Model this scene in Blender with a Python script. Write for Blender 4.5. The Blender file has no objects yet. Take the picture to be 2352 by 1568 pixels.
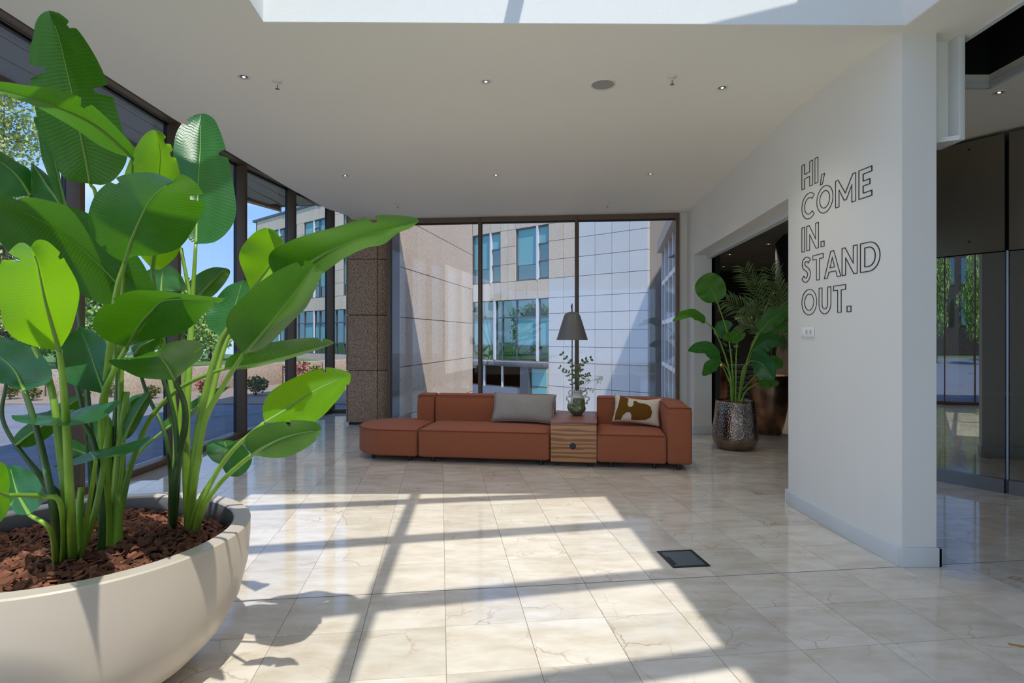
import bpy, bmesh, math, random
from mathutils import Vector, Matrix
from mathutils.geometry import tessellate_polygon

R = math.radians
scene = bpy.context.scene
col = scene.collection
random.seed(7)

# ------------------------------------------------------------------ camera
F_PX, CX, HY, EYE = 1348.0, 1176.0, 772.0, 1.5      # focal length, centre column, horizon row (2352 x 1568 frame), eye height
cam_d = bpy.data.cameras.new('camera')
cam_d.sensor_width = 36.0
cam_d.lens = F_PX / 2352.0 * 36.0
cam_d.shift_y = -(784.0 - HY) / 2352.0
cam_d.clip_start = 0.05
cam_d.clip_end = 500
cam = bpy.data.objects.new('camera', cam_d)
cam.location = (0, 0, EYE)
cam.rotation_euler = (R(90), 0, 0)
col.objects.link(cam)
scene.camera = cam

# ------------------------------------------------------------------ exposure
vs = scene.view_settings
vs.view_transform = 'Standard'
vs.look = 'None'
vs.gamma = 1.0
vs.use_curve_mapping = False
vs.exposure = 1.38
scene.cycles.diffuse_bounces = 8
scene.cycles.max_bounces = 16
scene.cycles.transparent_max_bounces = 24

# ------------------------------------------------------------------ sky
world = bpy.data.worlds.new('sky')
scene.world = world
world.use_nodes = True
wn = world.node_tree.nodes
wl = world.node_tree.links
wn.clear()
w_out = wn.new('ShaderNodeOutputWorld')
w_bg = wn.new('ShaderNodeBackground')
w_tc = wn.new('ShaderNodeTexCoord')
w_sep = wn.new('ShaderNodeSeparateXYZ')
w_ramp = wn.new('ShaderNodeValToRGB')
w_map = wn.new('ShaderNodeMapping')
w_noise = wn.new('ShaderNodeTexNoise')
w_cr = wn.new('ShaderNodeValToRGB')
w_mix = wn.new('ShaderNodeMix')
w_mix.data_type = 'RGBA'
wl.new(w_tc.outputs['Generated'], w_sep.inputs[0])
wl.new(w_sep.outputs['Z'], w_ramp.inputs[0])
e = w_ramp.color_ramp.elements
e[0].position = 0.0; e[0].color = (0.30, 0.44, 0.66, 1)
e[1].position = 0.75; e[1].color = (0.11, 0.25, 0.60, 1)
m_ = w_ramp.color_ramp.elements.new(0.25); m_.color = (0.16, 0.32, 0.66, 1)
w_map.inputs['Scale'].default_value = (1.2, 1.2, 5.0)
wl.new(w_tc.outputs['Generated'], w_map.inputs[0])
wl.new(w_map.outputs[0], w_noise.inputs['Vector'])
w_noise.inputs['Scale'].default_value = 2.2
w_noise.inputs['Detail'].default_value = 5
wl.new(w_noise.outputs[0], w_cr.inputs[0])
e = w_cr.color_ramp.elements
e[0].position = 0.48; e[0].color = (0, 0, 0, 1)
e[1].position = 0.8; e[1].color = (0.7, 0.7, 0.7, 1)
wl.new(w_cr.outputs[0], w_mix.inputs['Factor'])
wl.new(w_ramp.outputs[0], w_mix.inputs[6])
w_mix.inputs[7].default_value = (0.55, 0.62, 0.72, 1)
wl.new(w_mix.outputs[2], w_bg.inputs['Color'])
w_bg.inputs['Strength'].default_value = 0.75
wl.new(w_bg.outputs[0], w_out.inputs['Surface'])

# ------------------------------------------------------------------ sun: high, behind the camera on the right
SUN_DIR = Vector((-0.2626, 0.538, -1.0))
sun_d = bpy.data.lights.new('sun', 'SUN')
sun_d.energy = 1.65
sun_d.angle = R(0.53)
sun_d.color = (1.0, 0.95, 0.87)
sun = bpy.data.objects.new('sun', sun_d)
sun.rotation_euler = SUN_DIR.to_track_quat('-Z', 'Y').to_euler()
sun.location = (3, -6, 14)
col.objects.link(sun)

# ------------------------------------------------------------------ added fill lamps, standing in for daylight at the roof, entrance and left glazing
def area(name, loc, rot, sx_, sy_, watts, c):
    d = bpy.data.lights.new(name, 'AREA')
    d.shape = 'RECTANGLE'; d.size = sx_; d.size_y = sy_; d.energy = watts; d.color = c
    o = bpy.data.objects.new(name, d)
    o.location = loc; o.rotation_euler = rot
    col.objects.link(o)
    return o
area('skylight_fill', (0.5, 1.45, 4.66), (0, 0, 0), 3.4, 4.2, 4, (0.95, 0.98, 1.0))
area('entrance_fill', (1.0, -5.6, 2.0), (R(90), 0, 0), 7.0, 3.0, 4, (1.0, 0.98, 0.95))
area('glazing_fill', (-3.9, -1.9, 2.1), (0, R(-90), 0), 3.6, 6.6, 38, (0.98, 0.99, 1.0))

# ------------------------------------------------------------------ helpers
def srgb(r, g, b):
    f = lambda c: (c / 255 / 12.92) if c / 255 <= 0.04045 else ((c / 255 + 0.055) / 1.055) ** 2.4
    return (f(r), f(g), f(b), 1.0)

def P(px, py, d):
    """photo pixel at depth d -> point in the room"""
    return Vector(((px - CX) / F_PX * d, d, EYE + (HY - py) / F_PX * d))

def PH(px, py, h):
    """photo pixel on the level plane at height h"""
    d = F_PX * (EYE - h) / (py - HY)
    return P(px, py, d)

def tag(o, label=None, cat=None, group=None, kind=None):
    if label: o['label'] = label
    if cat: o['category'] = cat
    if group: o['group'] = group
    if kind: o['kind'] = kind
    return o

def empty(name, loc=(0, 0, 0), rz=0.0, parent=None):
    o = bpy.data.objects.new(name, None)
    o.empty_display_size = 0.1
    o.location = loc
    o.rotation_euler = (0, 0, rz)
    o.parent = parent
    col.objects.link(o)
    return o

def link(name, me, parent=None, loc=None, rz=None, scale=None):
    o = bpy.data.objects.new(name, me)
    if parent is not None: o.parent = parent
    if loc is not None: o.location = loc
    if rz is not None: o.rotation_euler = (0, 0, rz)
    if scale is not None: o.scale = scale
    col.objects.link(o)
    return o

def spline(pts, n):
    """Catmull-Rom through pts, n+1 samples"""
    pts = [Vector(p) for p in pts]
    if len(pts) == 2:
        return [pts[0].lerp(pts[1], i / n) for i in range(n + 1)]
    q = [pts[0] * 2 - pts[1]] + pts + [pts[-1] * 2 - pts[-2]]
    m = len(pts) - 1
    out = []
    for i in range(n + 1):
        t = i / n * m
        k = min(int(t), m - 1)
        u = t - k
        a, b, c, d = q[k], q[k + 1], q[k + 2], q[k + 3]
        out.append(0.5 * ((2 * b) + (c - a) * u + (2 * a - 5 * b + 4 * c - d) * u * u + (3 * b - a - 3 * c + d) * u ** 3))
    return out

class MB:
    def __init__(s):
        s.v = []; s.f = []
    def add(s, vs, fs):
        o = len(s.v)
        s.v += [tuple(v) for v in vs]
        s.f += [tuple(i + o for i in f) for f in fs]
        return s
    def box(s, x0, x1, y0, y1, z0, z1):
        return s.add([(x0, y0, z0), (x1, y0, z0), (x1, y1, z0), (x0, y1, z0), (x0, y0, z1), (x1, y0, z1), (x1, y1, z1), (x0, y1, z1)],
                     [(3, 2, 1, 0), (4, 5, 6, 7), (0, 1, 5, 4), (1, 2, 6, 5), (2, 3, 7, 6), (3, 0, 4, 7)])
    def bar(s, a, b, w, h, z0, off=0.0):
        """upright bar on the floor plan from a to b, w wide across, z0..z0+h"""
        a = Vector((a[0], a[1])); b = Vector((b[0], b[1]))
        t = (b - a).normalized(); n = Vector((-t.y, t.x))
        p = [a + n * (off - w / 2), b + n * (off - w / 2), b + n * (off + w / 2), a + n * (off + w / 2)]
        return s.prism([(q.x, q.y) for q in p], z0, z0 + h)
    def prism(s, poly, z0, z1):
        n = len(poly)
        area = sum(poly[i][0] * poly[(i + 1) % n][1] - poly[(i + 1) % n][0] * poly[i][1] for i in range(n))
        if area < 0: poly = poly[::-1]
        vs = [(p[0], p[1], z0) for p in poly] + [(p[0], p[1], z1) for p in poly]
        fs = [tuple(range(n))[::-1], tuple(range(n, 2 * n))] + [(i, (i + 1) % n, (i + 1) % n + n, i + n) for i in range(n)]
        return s.add(vs, fs)
    def slab(s, outer, holes, z0, z1):
        """level slab with holes"""
        loops = [[Vector((p[0], p[1], 0)) for p in L] for L in [outer] + holes]
        tris = tessellate_polygon(loops)
        flat = [p for L in loops for p in L]
        n = len(flat)
        vs = [(p.x, p.y, z0) for p in flat] + [(p.x, p.y, z1) for p in flat]
        fs = []
        for t in tris:
            a, b, c = [flat[i] for i in t]
            up = (b - a).cross(c - a).z > 0
            t = tuple(t) if up else tuple(t)[::-1]
            fs.append(t[::-1]); fs.append(tuple(i + n for i in t))
        o = 0
        for L in loops:
            m = len(L)
            for i in range(m):
                fs.append((o + i, o + (i + 1) % m, o + (i + 1) % m + n, o + i + n))
            o += m
        return s.add(vs, fs)
    def tube(s, pts, r, k=8, cap=True):
        pts = [Vector(p) for p in pts]
        n = len(pts)
        rs = r if isinstance(r, (list, tuple)) else [r] * n
        t0 = (pts[1] - pts[0]).normalized()
        ref = Vector((0, 0, 1)) if abs(t0.z) < 0.9 else Vector((1, 0, 0))
        u = t0.cross(ref).normalized()
        vs = []
        for i, p in enumerate(pts):
            t = (pts[min(i + 1, n - 1)] - pts[max(i - 1, 0)]).normalized()
            u = (u - t * u.dot(t)).normalized()
            w = t.cross(u)
            for j in range(k):
                a = 2 * math.pi * j / k
                vs.append(p + (u * math.cos(a) + w * math.sin(a)) * rs[i])
        fs = [(i * k + j, i * k + (j + 1) % k, (i + 1) * k + (j + 1) % k, (i + 1) * k + j) for i in range(n - 1) for j in range(k)]
        if cap:
            fs.append(tuple(range(k))[::-1]); fs.append(tuple((n - 1) * k + j for j in range(k)))
        return s.add(vs, fs)
    def lathe(s, prof, k=32, c=(0, 0, 0), closed=False):
        vs = []
        for (r, z) in prof:
            for j in range(k):
                a = 2 * math.pi * j / k
                vs.append((c[0] + r * math.cos(a), c[1] + r * math.sin(a), c[2] + z))
        n = len(prof)
        fs = [(i * k + j, i * k + (j + 1) % k, (i + 1) * k + (j + 1) % k, (i + 1) * k + j) for i in range(n - 1) for j in range(k)]
        if prof[0][0] > 1e-6 and not closed: fs.append(tuple(range(k))[::-1])
        if prof[-1][0] > 1e-6 and not closed: fs.append(tuple((n - 1) * k + j for j in range(k)))
        return s.add(vs, fs)
    def mesh(s, name, m=None, smooth=False):
        me = bpy.data.meshes.new(name)
        me.from_pydata(s.v, [], s.f)
        if m is not None: me.materials.append(m)
        if smooth: me.polygons.foreach_set('use_smooth', [True] * len(me.polygons))
        me.update()
        return me
    def build(s, name, m=None, parent=None, smooth=False, bevel=0.0, seg=2, loc=None, rz=None):
        o = link(name, s.mesh(name, m, smooth), parent, loc, rz)
        if bevel:
            b = o.modifiers.new('bevel', 'BEVEL')
            b.width = bevel; b.segments = seg; b.limit_method = 'ANGLE'; b.angle_limit = R(40)
            o.data.polygons.foreach_set('use_smooth', [True] * len(o.data.polygons))
        return o

def nodes_of(name):
    m = bpy.data.materials.new(name)
    m.use_nodes = True
    nt = m.node_tree
    return m, nt.nodes, nt.links, nt.nodes['Principled BSDF']

def mat(name, c, rough=0.5, metal=0.0, var=None, bump=None, spec=0.5, coat=0.0, c2=None, coords='Object', rnd=0.0):
    """principled material; var=(scale, amount) mottles the colour, bump=(scale, strength), c2 a second colour for the mottling"""
    m, n, l, b = nodes_of(name)
    b.inputs['Base Color'].default_value = c
    b.inputs['Roughness'].default_value = rough
    b.inputs['Metallic'].default_value = metal
    b.inputs['Specular IOR Level'].default_value = spec
    b.inputs['Coat Weight'].default_value = coat
    tc = n.new('ShaderNodeTexCoord')
    src = None
    if var:
        t = n.new('ShaderNodeTexNoise'); t.inputs['Scale'].default_value = var[0]; t.inputs['Detail'].default_value = 6
        l.new(tc.outputs[coords], t.inputs['Vector'])
        r = n.new('ShaderNodeValToRGB')
        r.color_ramp.elements[0].position = 0.3; r.color_ramp.elements[1].position = 0.7
        a = var[1]
        r.color_ramp.elements[0].color = tuple(x * (1 - a) for x in c[:3]) + (1,)
        r.color_ramp.elements[1].color = (c2 if c2 else tuple(min(1, x * (1 + a)) for x in c[:3]) + (1,))
        l.new(t.outputs[0], r.inputs[0])
        src = r.outputs[0]
    if rnd:
        oi = n.new('ShaderNodeObjectInfo')
        mr = n.new('ShaderNodeMapRange'); mr.inputs[3].default_value = 1 - rnd; mr.inputs[4].default_value = 1 + rnd
        l.new(oi.outputs['Random'], mr.inputs[0])
        h = n.new('ShaderNodeHueSaturation')
        l.new(mr.outputs[0], h.inputs['Value'])
        if src: l.new(src, h.inputs['Color'])
        else: h.inputs['Color'].default_value = c
        src = h.outputs[0]
    if src: l.new(src, b.inputs['Base Color'])
    if bump:
        t = n.new('ShaderNodeTexNoise'); t.inputs['Scale'].default_value = bump[0]; t.inputs['Detail'].default_value = 4
        l.new(tc.outputs[coords], t.inputs['Vector'])
        bp = n.new('ShaderNodeBump'); bp.inputs['Strength'].default_value = bump[1]; bp.inputs['Distance'].default_value = 0.01
        l.new(t.outputs[0], bp.inputs['Height']); l.new(bp.outputs[0], b.inputs['Normal'])
    return m

def glass_mat(name, tint, boost=0.0, rough=0.0):
    m, n, l, b = nodes_of(name)
    n.remove(b)
    out = n['Material Output']
    tr = n.new('ShaderNodeBsdfTransparent'); tr.inputs[0].default_value = tint
    gl = n.new('ShaderNodeBsdfGlossy'); gl.inputs['Roughness'].default_value = rough
    gl.inputs['Color'].default_value = (0.95, 0.97, 1, 1)
    # Schlick reflectance from the angle to either face of the sheet
    ge = n.new('ShaderNodeNewGeometry')
    dt = n.new('ShaderNodeVectorMath'); dt.operation = 'DOT_PRODUCT'
    l.new(ge.outputs['Incoming'], dt.inputs[0]); l.new(ge.outputs['Normal'], dt.inputs[1])
    ab = n.new('ShaderNodeMath'); ab.operation = 'ABSOLUTE'; l.new(dt.outputs['Value'], ab.inputs[0])
    om = n.new('ShaderNodeMath'); om.operation = 'SUBTRACT'; om.inputs[0].default_value = 1.0; l.new(ab.outputs[0], om.inputs[1])
    pw = n.new('ShaderNodeMath'); pw.operation = 'POWER'; pw.inputs[1].default_value = 5.0; l.new(om.outputs[0], pw.inputs[0])
    mm = n.new('ShaderNodeMath'); mm.operation = 'MULTIPLY_ADD'; mm.use_clamp = True
    mm.inputs[1].default_value = 0.96 - boost; mm.inputs[2].default_value = 0.04 + boost
    l.new(pw.outputs[0], mm.inputs[0])
    mx = n.new('ShaderNodeMixShader')
    l.new(mm.outputs[0], mx.inputs[0]); l.new(tr.outputs[0], mx.inputs[1]); l.new(gl.outputs[0], mx.inputs[2])
    l.new(mx.outputs[0], out.inputs['Surface'])
    return m

# ------------------------------------------------------------------ materials
M = {}
M['ceiling'] = mat('ceiling_paint', srgb(243, 239, 226), 0.85, var=(0.6, 0.02))
M['wall'] = mat('wall_paint', srgb(226, 224, 216), 0.8, var=(0.8, 0.02))
M['skirting'] = mat('skirting_paint', srgb(206, 210, 208), 0.55)
M['shaft'] = mat('shaft_paint', srgb(226, 228, 226), 0.85, bump=(180, 0.15))
M['bronze_frame'] = mat('bronze_aluminium', srgb(112, 92, 74), 0.45, metal=0.2)
M['black_frame'] = mat('black_gasket', srgb(24, 24, 26), 0.5)
M['glass'] = glass_mat('window_glass', (0.97, 0.98, 0.985, 1))
M['glass_clear'] = glass_mat('clear_glass', (0.97, 0.98, 0.98, 1))
M['drum_glass'] = glass_mat('drum_glass', (0.45, 0.50, 0.50, 1), boost=0.40)
M['dark_metal'] = mat('dark_bronze_sheet', srgb(128, 120, 108), 0.38, metal=0.9, var=(0.7, 0.15))
M['steel'] = mat('brushed_steel', srgb(150, 152, 158), 0.35, metal=0.8)
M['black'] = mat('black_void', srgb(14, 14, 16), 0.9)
M['plastic_white'] = mat('white_plastic', srgb(236, 236, 232), 0.4)
M['plastic_black'] = mat('black_plastic', srgb(22, 22, 24), 0.35)
M['plastic_dark'] = mat('anthracite', srgb(44, 45, 48), 0.5)
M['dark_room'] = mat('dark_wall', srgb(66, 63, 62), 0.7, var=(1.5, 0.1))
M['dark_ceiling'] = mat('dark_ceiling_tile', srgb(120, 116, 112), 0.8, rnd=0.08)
M['asphalt'] = mat('asphalt', srgb(120, 124, 134), 0.9, var=(3, 0.15), bump=(120, 0.3))
M['gravel'] = mat('gravel_soil', srgb(150, 134, 118), 0.95, var=(40, 0.4), bump=(60, 0.6))
M['grass'] = mat('lawn', srgb(90, 120, 50), 0.95, var=(8, 0.3))
M['bark'] = mat('tree_bark', srgb(90, 74, 58), 0.9, var=(12, 0.3))
M['tree_leaf'] = mat('tree_leaf', srgb(150, 180, 88), 0.6, var=(1.5, 0.35))
M['poplar_leaf'] = mat('poplar_leaf', srgb(176, 186, 104), 0.6, var=(1.5, 0.35))
M['shrub_leaf'] = mat('shrub_leaf', srgb(116, 120, 62), 0.7, var=(6, 0.35))
M['red_leaf'] = mat('red_shrub_leaf', srgb(150, 76, 60), 0.7, var=(6, 0.35))

def speckle(name, base, dark, scale, rnd=0.05):
    m, n, l, b = nodes_of(name)
    b.inputs['Roughness'].default_value = 0.6
    tc = n.new('ShaderNodeTexCoord')
    g = n.new('ShaderNodeNewGeometry')
    v = n.new('ShaderNodeTexNoise'); v.inputs['Scale'].default_value = scale; v.inputs['Detail'].default_value = 3; v.inputs['Roughness'].default_value = 0.75
    l.new(g.outputs['Position'], v.inputs['Vector'])
    r = n.new('ShaderNodeValToRGB')
    r.color_ramp.elements[0].position = 0.40; r.color_ramp.elements[0].color = dark
    r.color_ramp.elements[1].position = 0.52; r.color_ramp.elements[1].color = base
    l.new(v.outputs[0], r.inputs[0])
    v2 = n.new('ShaderNodeTexNoise'); v2.inputs['Scale'].default_value = 0.9; v2.inputs['Detail'].default_value = 3
    l.new(g.outputs['Position'], v2.inputs['Vector'])
    oi = n.new('ShaderNodeObjectInfo')
    ad = n.new('ShaderNodeMath'); ad.operation = 'MULTIPLY_ADD'
    l.new(oi.outputs['Random'], ad.inputs[0]); ad.inputs[1].default_value = 0.6
    l.new(v2.outputs[0], ad.inputs[2])
    mr = n.new('ShaderNodeMapRange'); mr.inputs[1].default_value = 0.3; mr.inputs[2].default_value = 1.3; mr.inputs[3].default_value = 1 - rnd; mr.inputs[4].default_value = 1 + rnd
    l.new(ad.outputs[0], mr.inputs[0])
    h = n.new('ShaderNodeHueSaturation'); l.new(r.outputs[0], h.inputs['Color']); l.new(mr.outputs[0], h.inputs['Value'])
    l.new(h.outputs[0], b.inputs['Base Color'])
    return m
M['granite'] = speckle('brown_granite', srgb(190, 160, 132), srgb(58, 44, 34), 80, 0.05)
M['stone'] = speckle('pale_limestone', srgb(232, 208, 184), srgb(206, 184, 162), 24, 0.07)
M['stone_glare'] = speckle('glare_limestone', srgb(222, 218, 213), srgb(215, 210, 205), 20, 0.04)  # same limestone as the rest, lightened to carry the sun's glare
M['pebble'] = speckle('exposed_aggregate', srgb(204, 182, 162), srgb(150, 130, 112), 40, 0.05)
M['joint'] = mat('stone_joint', srgb(74, 66, 60), 0.9)
M['joint_light'] = mat('stone_joint_pale', srgb(150, 142, 136), 0.9)

def tile_mat():
    m, n, l, b = nodes_of('cream_marble')
    g = n.new('ShaderNodeNewGeometry')
    oi = n.new('ShaderNodeObjectInfo')
    mul = n.new('ShaderNodeVectorMath'); mul.operation = 'SCALE'; mul.inputs['Scale'].default_value = 37.0
    cmb = n.new('ShaderNodeCombineXYZ')
    l.new(oi.outputs['Random'], cmb.inputs[0]); l.new(oi.outputs['Random'], cmb.inputs[1]); l.new(oi.outputs['Random'], cmb.inputs[2])
    l.new(cmb.outputs[0], mul.inputs[0])
    add = n.new('ShaderNodeVectorMath'); add.operation = 'ADD'
    l.new(g.outputs['Position'], add.inputs[0]); l.new(mul.outputs[0], add.inputs[1])
    # clouds
    c = n.new('ShaderNodeTexNoise'); c.inputs['Scale'].default_value = 4.5; c.inputs['Detail'].default_value = 7; c.inputs['Roughness'].default_value = 0.6
    mp = n.new('ShaderNodeMapping'); mp.inputs['Scale'].default_value = (0.8, 2.0, 1)
    l.new(add.outputs[0], mp.inputs[0]); l.new(mp.outputs[0], c.inputs['Vector'])
    cr = n.new('ShaderNodeValToRGB')
    cr.color_ramp.elements[0].position = 0.32; cr.color_ramp.elements[0].color = srgb(206, 193, 173)
    cr.color_ramp.elements[1].position = 0.62; cr.color_ramp.elements[1].color = srgb(226, 218, 204)
    l.new(c.outputs[0], cr.inputs[0])
    # veins: edges of a warped voronoi
    wp = n.new('ShaderNodeTexNoise'); wp.inputs['Scale'].default_value = 3.0; wp.inputs['Detail'].default_value = 4
    l.new(add.outputs[0], wp.inputs['Vector'])
    ws = n.new('ShaderNodeVectorMath'); ws.operation = 'MULTIPLY_ADD'
    l.new(wp.outputs['Color'], ws.inputs[0]); ws.inputs[1].default_value = (0.35, 0.35, 0.35)
    l.new(add.outputs[0], ws.inputs[2])
    vo = n.new('ShaderNodeTexVoronoi'); vo.feature = 'DISTANCE_TO_EDGE'; vo.inputs['Scale'].default_value = 3.6
    l.new(ws.outputs[0], vo.inputs['Vector'])
    vr = n.new('ShaderNodeValToRGB')
    vr.color_ramp.elements[0].position = 0.0; vr.color_ramp.elements[0].color = (1, 1, 1, 1)
    vr.color_ramp.elements[1].position = 0.022; vr.color_ramp.elements[1].color = (0, 0, 0, 1)
    l.new(vo.outputs['Distance'], vr.inputs[0])
    vm = n.new('ShaderNodeTexNoise'); vm.inputs['Scale'].default_value = 2.4
    l.new(add.outputs[0], vm.inputs['Vector'])
    vmr = n.new('ShaderNodeMapRange'); vmr.inputs[1].default_value = 0.48; vmr.inputs[2].default_value = 0.75; vmr.inputs[4].default_value = 0.75
    l.new(vm.outputs[0], vmr.inputs[0])
    vf = n.new('ShaderNodeMath'); vf.operation = 'MULTIPLY'
    l.new(vr.outputs[0], vf.inputs[0]); l.new(vmr.outputs[0], vf.inputs[1])
    mx = n.new('ShaderNodeMix'); mx.data_type = 'RGBA'
    l.new(vf.outputs[0], mx.inputs['Factor']); l.new(cr.outputs[0], mx.inputs[6]); mx.inputs[7].default_value = srgb(158, 120, 84)
    mr = n.new('ShaderNodeMapRange'); mr.inputs[3].default_value = 0.88; mr.inputs[4].default_value = 1.04
    l.new(oi.outputs['Random'], mr.inputs[0])
    h = n.new('ShaderNodeHueSaturation'); l.new(mx.outputs[2], h.inputs['Color']); l.new(mr.outputs[0], h.inputs['Value'])
    l.new(h.outputs[0], b.inputs['Base Color'])
    b.inputs['Roughness'].default_value = 0.08
    b.inputs['Specular IOR Level'].default_value = 0.55
    return m
M['tile'] = tile_mat()
M['grout'] = mat('grout', srgb(150, 140, 128), 0.9)
M['grout_joint'] = mat('expansion_joint', srgb(104, 110, 120), 0.7)

def fabric(name, c, scale=420, amt=0.22):
    m = mat(name, c, 0.95, var=(scale, amt), bump=(scale, 0.5), spec=0.15)
    b = m.node_tree.nodes['Principled BSDF']
    b.inputs['Sheen Weight'].default_value = 0.08
    return m
M['rust'] = fabric('rust_wool', srgb(160, 95, 66), 170, 0.2)
M['rust_piping'] = fabric('rust_wool_piping', srgb(128, 68, 48), 300, 0.12)
M['cream_linen'] = fabric('cream_linen', srgb(226, 214, 194), 260, 0.06)
M['tuft'] = fabric('brown_tufting', srgb(112, 76, 22), 160, 0.35)

def knit_mat():
    m, n, l, b = nodes_of('grey_knit')
    tc = n.new('ShaderNodeTexCoord')
    mp = n.new('ShaderNodeMapping'); mp.inputs['Rotation'].default_value = (0, R(35), 0)
    l.new(tc.outputs['Object'], mp.inputs[0])
    w = n.new('ShaderNodeTexWave'); w.bands_direction = 'X'; w.inputs['Scale'].default_value = 24; w.inputs['Distortion'].default_value = 0.8
    w2 = n.new('ShaderNodeTexWave'); w2.bands_direction = 'Z'; w2.inputs['Scale'].default_value = 24; w2.inputs['Distortion'].default_value = 0.8
    l.new(mp.outputs[0], w.inputs['Vector']); l.new(mp.outputs[0], w2.inputs['Vector'])
    mu = n.new('ShaderNodeMath'); mu.operation = 'MULTIPLY'; l.new(w.outputs[1], mu.inputs[0]); l.new(w2.outputs[1], mu.inputs[1])
    r = n.new('ShaderNodeValToRGB'); r.color_ramp.elements[0].color = srgb(122, 116, 108); r.color_ramp.elements[1].color = srgb(206, 200, 190)
    r.color_ramp.elements[1].position = 0.6
    l.new(mu.outputs[0], r.inputs[0]); l.new(r.outputs[0], b.inputs['Base Color'])
    bp = n.new('ShaderNodeBump'); bp.inputs['Strength'].default_value = 0.5; bp.inputs['Distance'].default_value = 0.004
    l.new(mu.outputs[0], bp.inputs['Height']); l.new(bp.outputs[0], b.inputs['Normal'])
    b.inputs['Roughness'].default_value = 0.95
    return m
M['knit'] = knit_mat()

def wood_mat(name, light, dark, scale, vertical=False):
    m, n, l, b = nodes_of(name)
    tc = n.new('ShaderNodeTexCoord')
    mp = n.new('ShaderNodeMapping')
    mp.inputs['Scale'].default_value = (0.16, 1, 1)
    l.new(tc.outputs['Object'], mp.inputs[0])
    no = n.new('ShaderNodeTexNoise'); no.inputs['Scale'].default_value = 9; no.inputs['Detail'].default_value = 2
    l.new(mp.outputs[0], no.inputs['Vector'])
    ad = n.new('ShaderNodeVectorMath'); ad.operation = 'MULTIPLY_ADD'
    l.new(no.outputs['Color'], ad.inputs[0]); ad.inputs[1].default_value = (0.09, 0.09, 0.09); l.new(mp.outputs[0], ad.inputs[2])
    w = n.new('ShaderNodeTexWave'); w.bands_direction = 'Y' if vertical else 'Z'; w.inputs['Scale'].default_value = scale
    w.inputs['Distortion'].default_value = 4.5; w.inputs['Detail'].default_value = 2; w.inputs['Detail Scale'].default_value = 1.2
    l.new(ad.outputs[0], w.inputs['Vector'])
    r = n.new('ShaderNodeValToRGB'); r.color_ramp.elements[0].color = dark; r.color_ramp.elements[1].color = light
    r.color_ramp.elements[0].position = 0.12; r.color_ramp.elements[1].position = 0.7
    l.new(w.outputs[1], r.inputs[0]); l.new(r.outputs[0], b.inputs['Base Color'])
    b.inputs['Roughness'].default_value = 0.42
    return m
M['walnut_front'] = wood_mat('walnut_veneer', srgb(188, 134, 88), srgb(136, 94, 60), 6.0)
M['walnut_top'] = wood_mat('walnut_veneer_top', srgb(158, 106, 84), srgb(128, 84, 66), 9, True)

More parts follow.
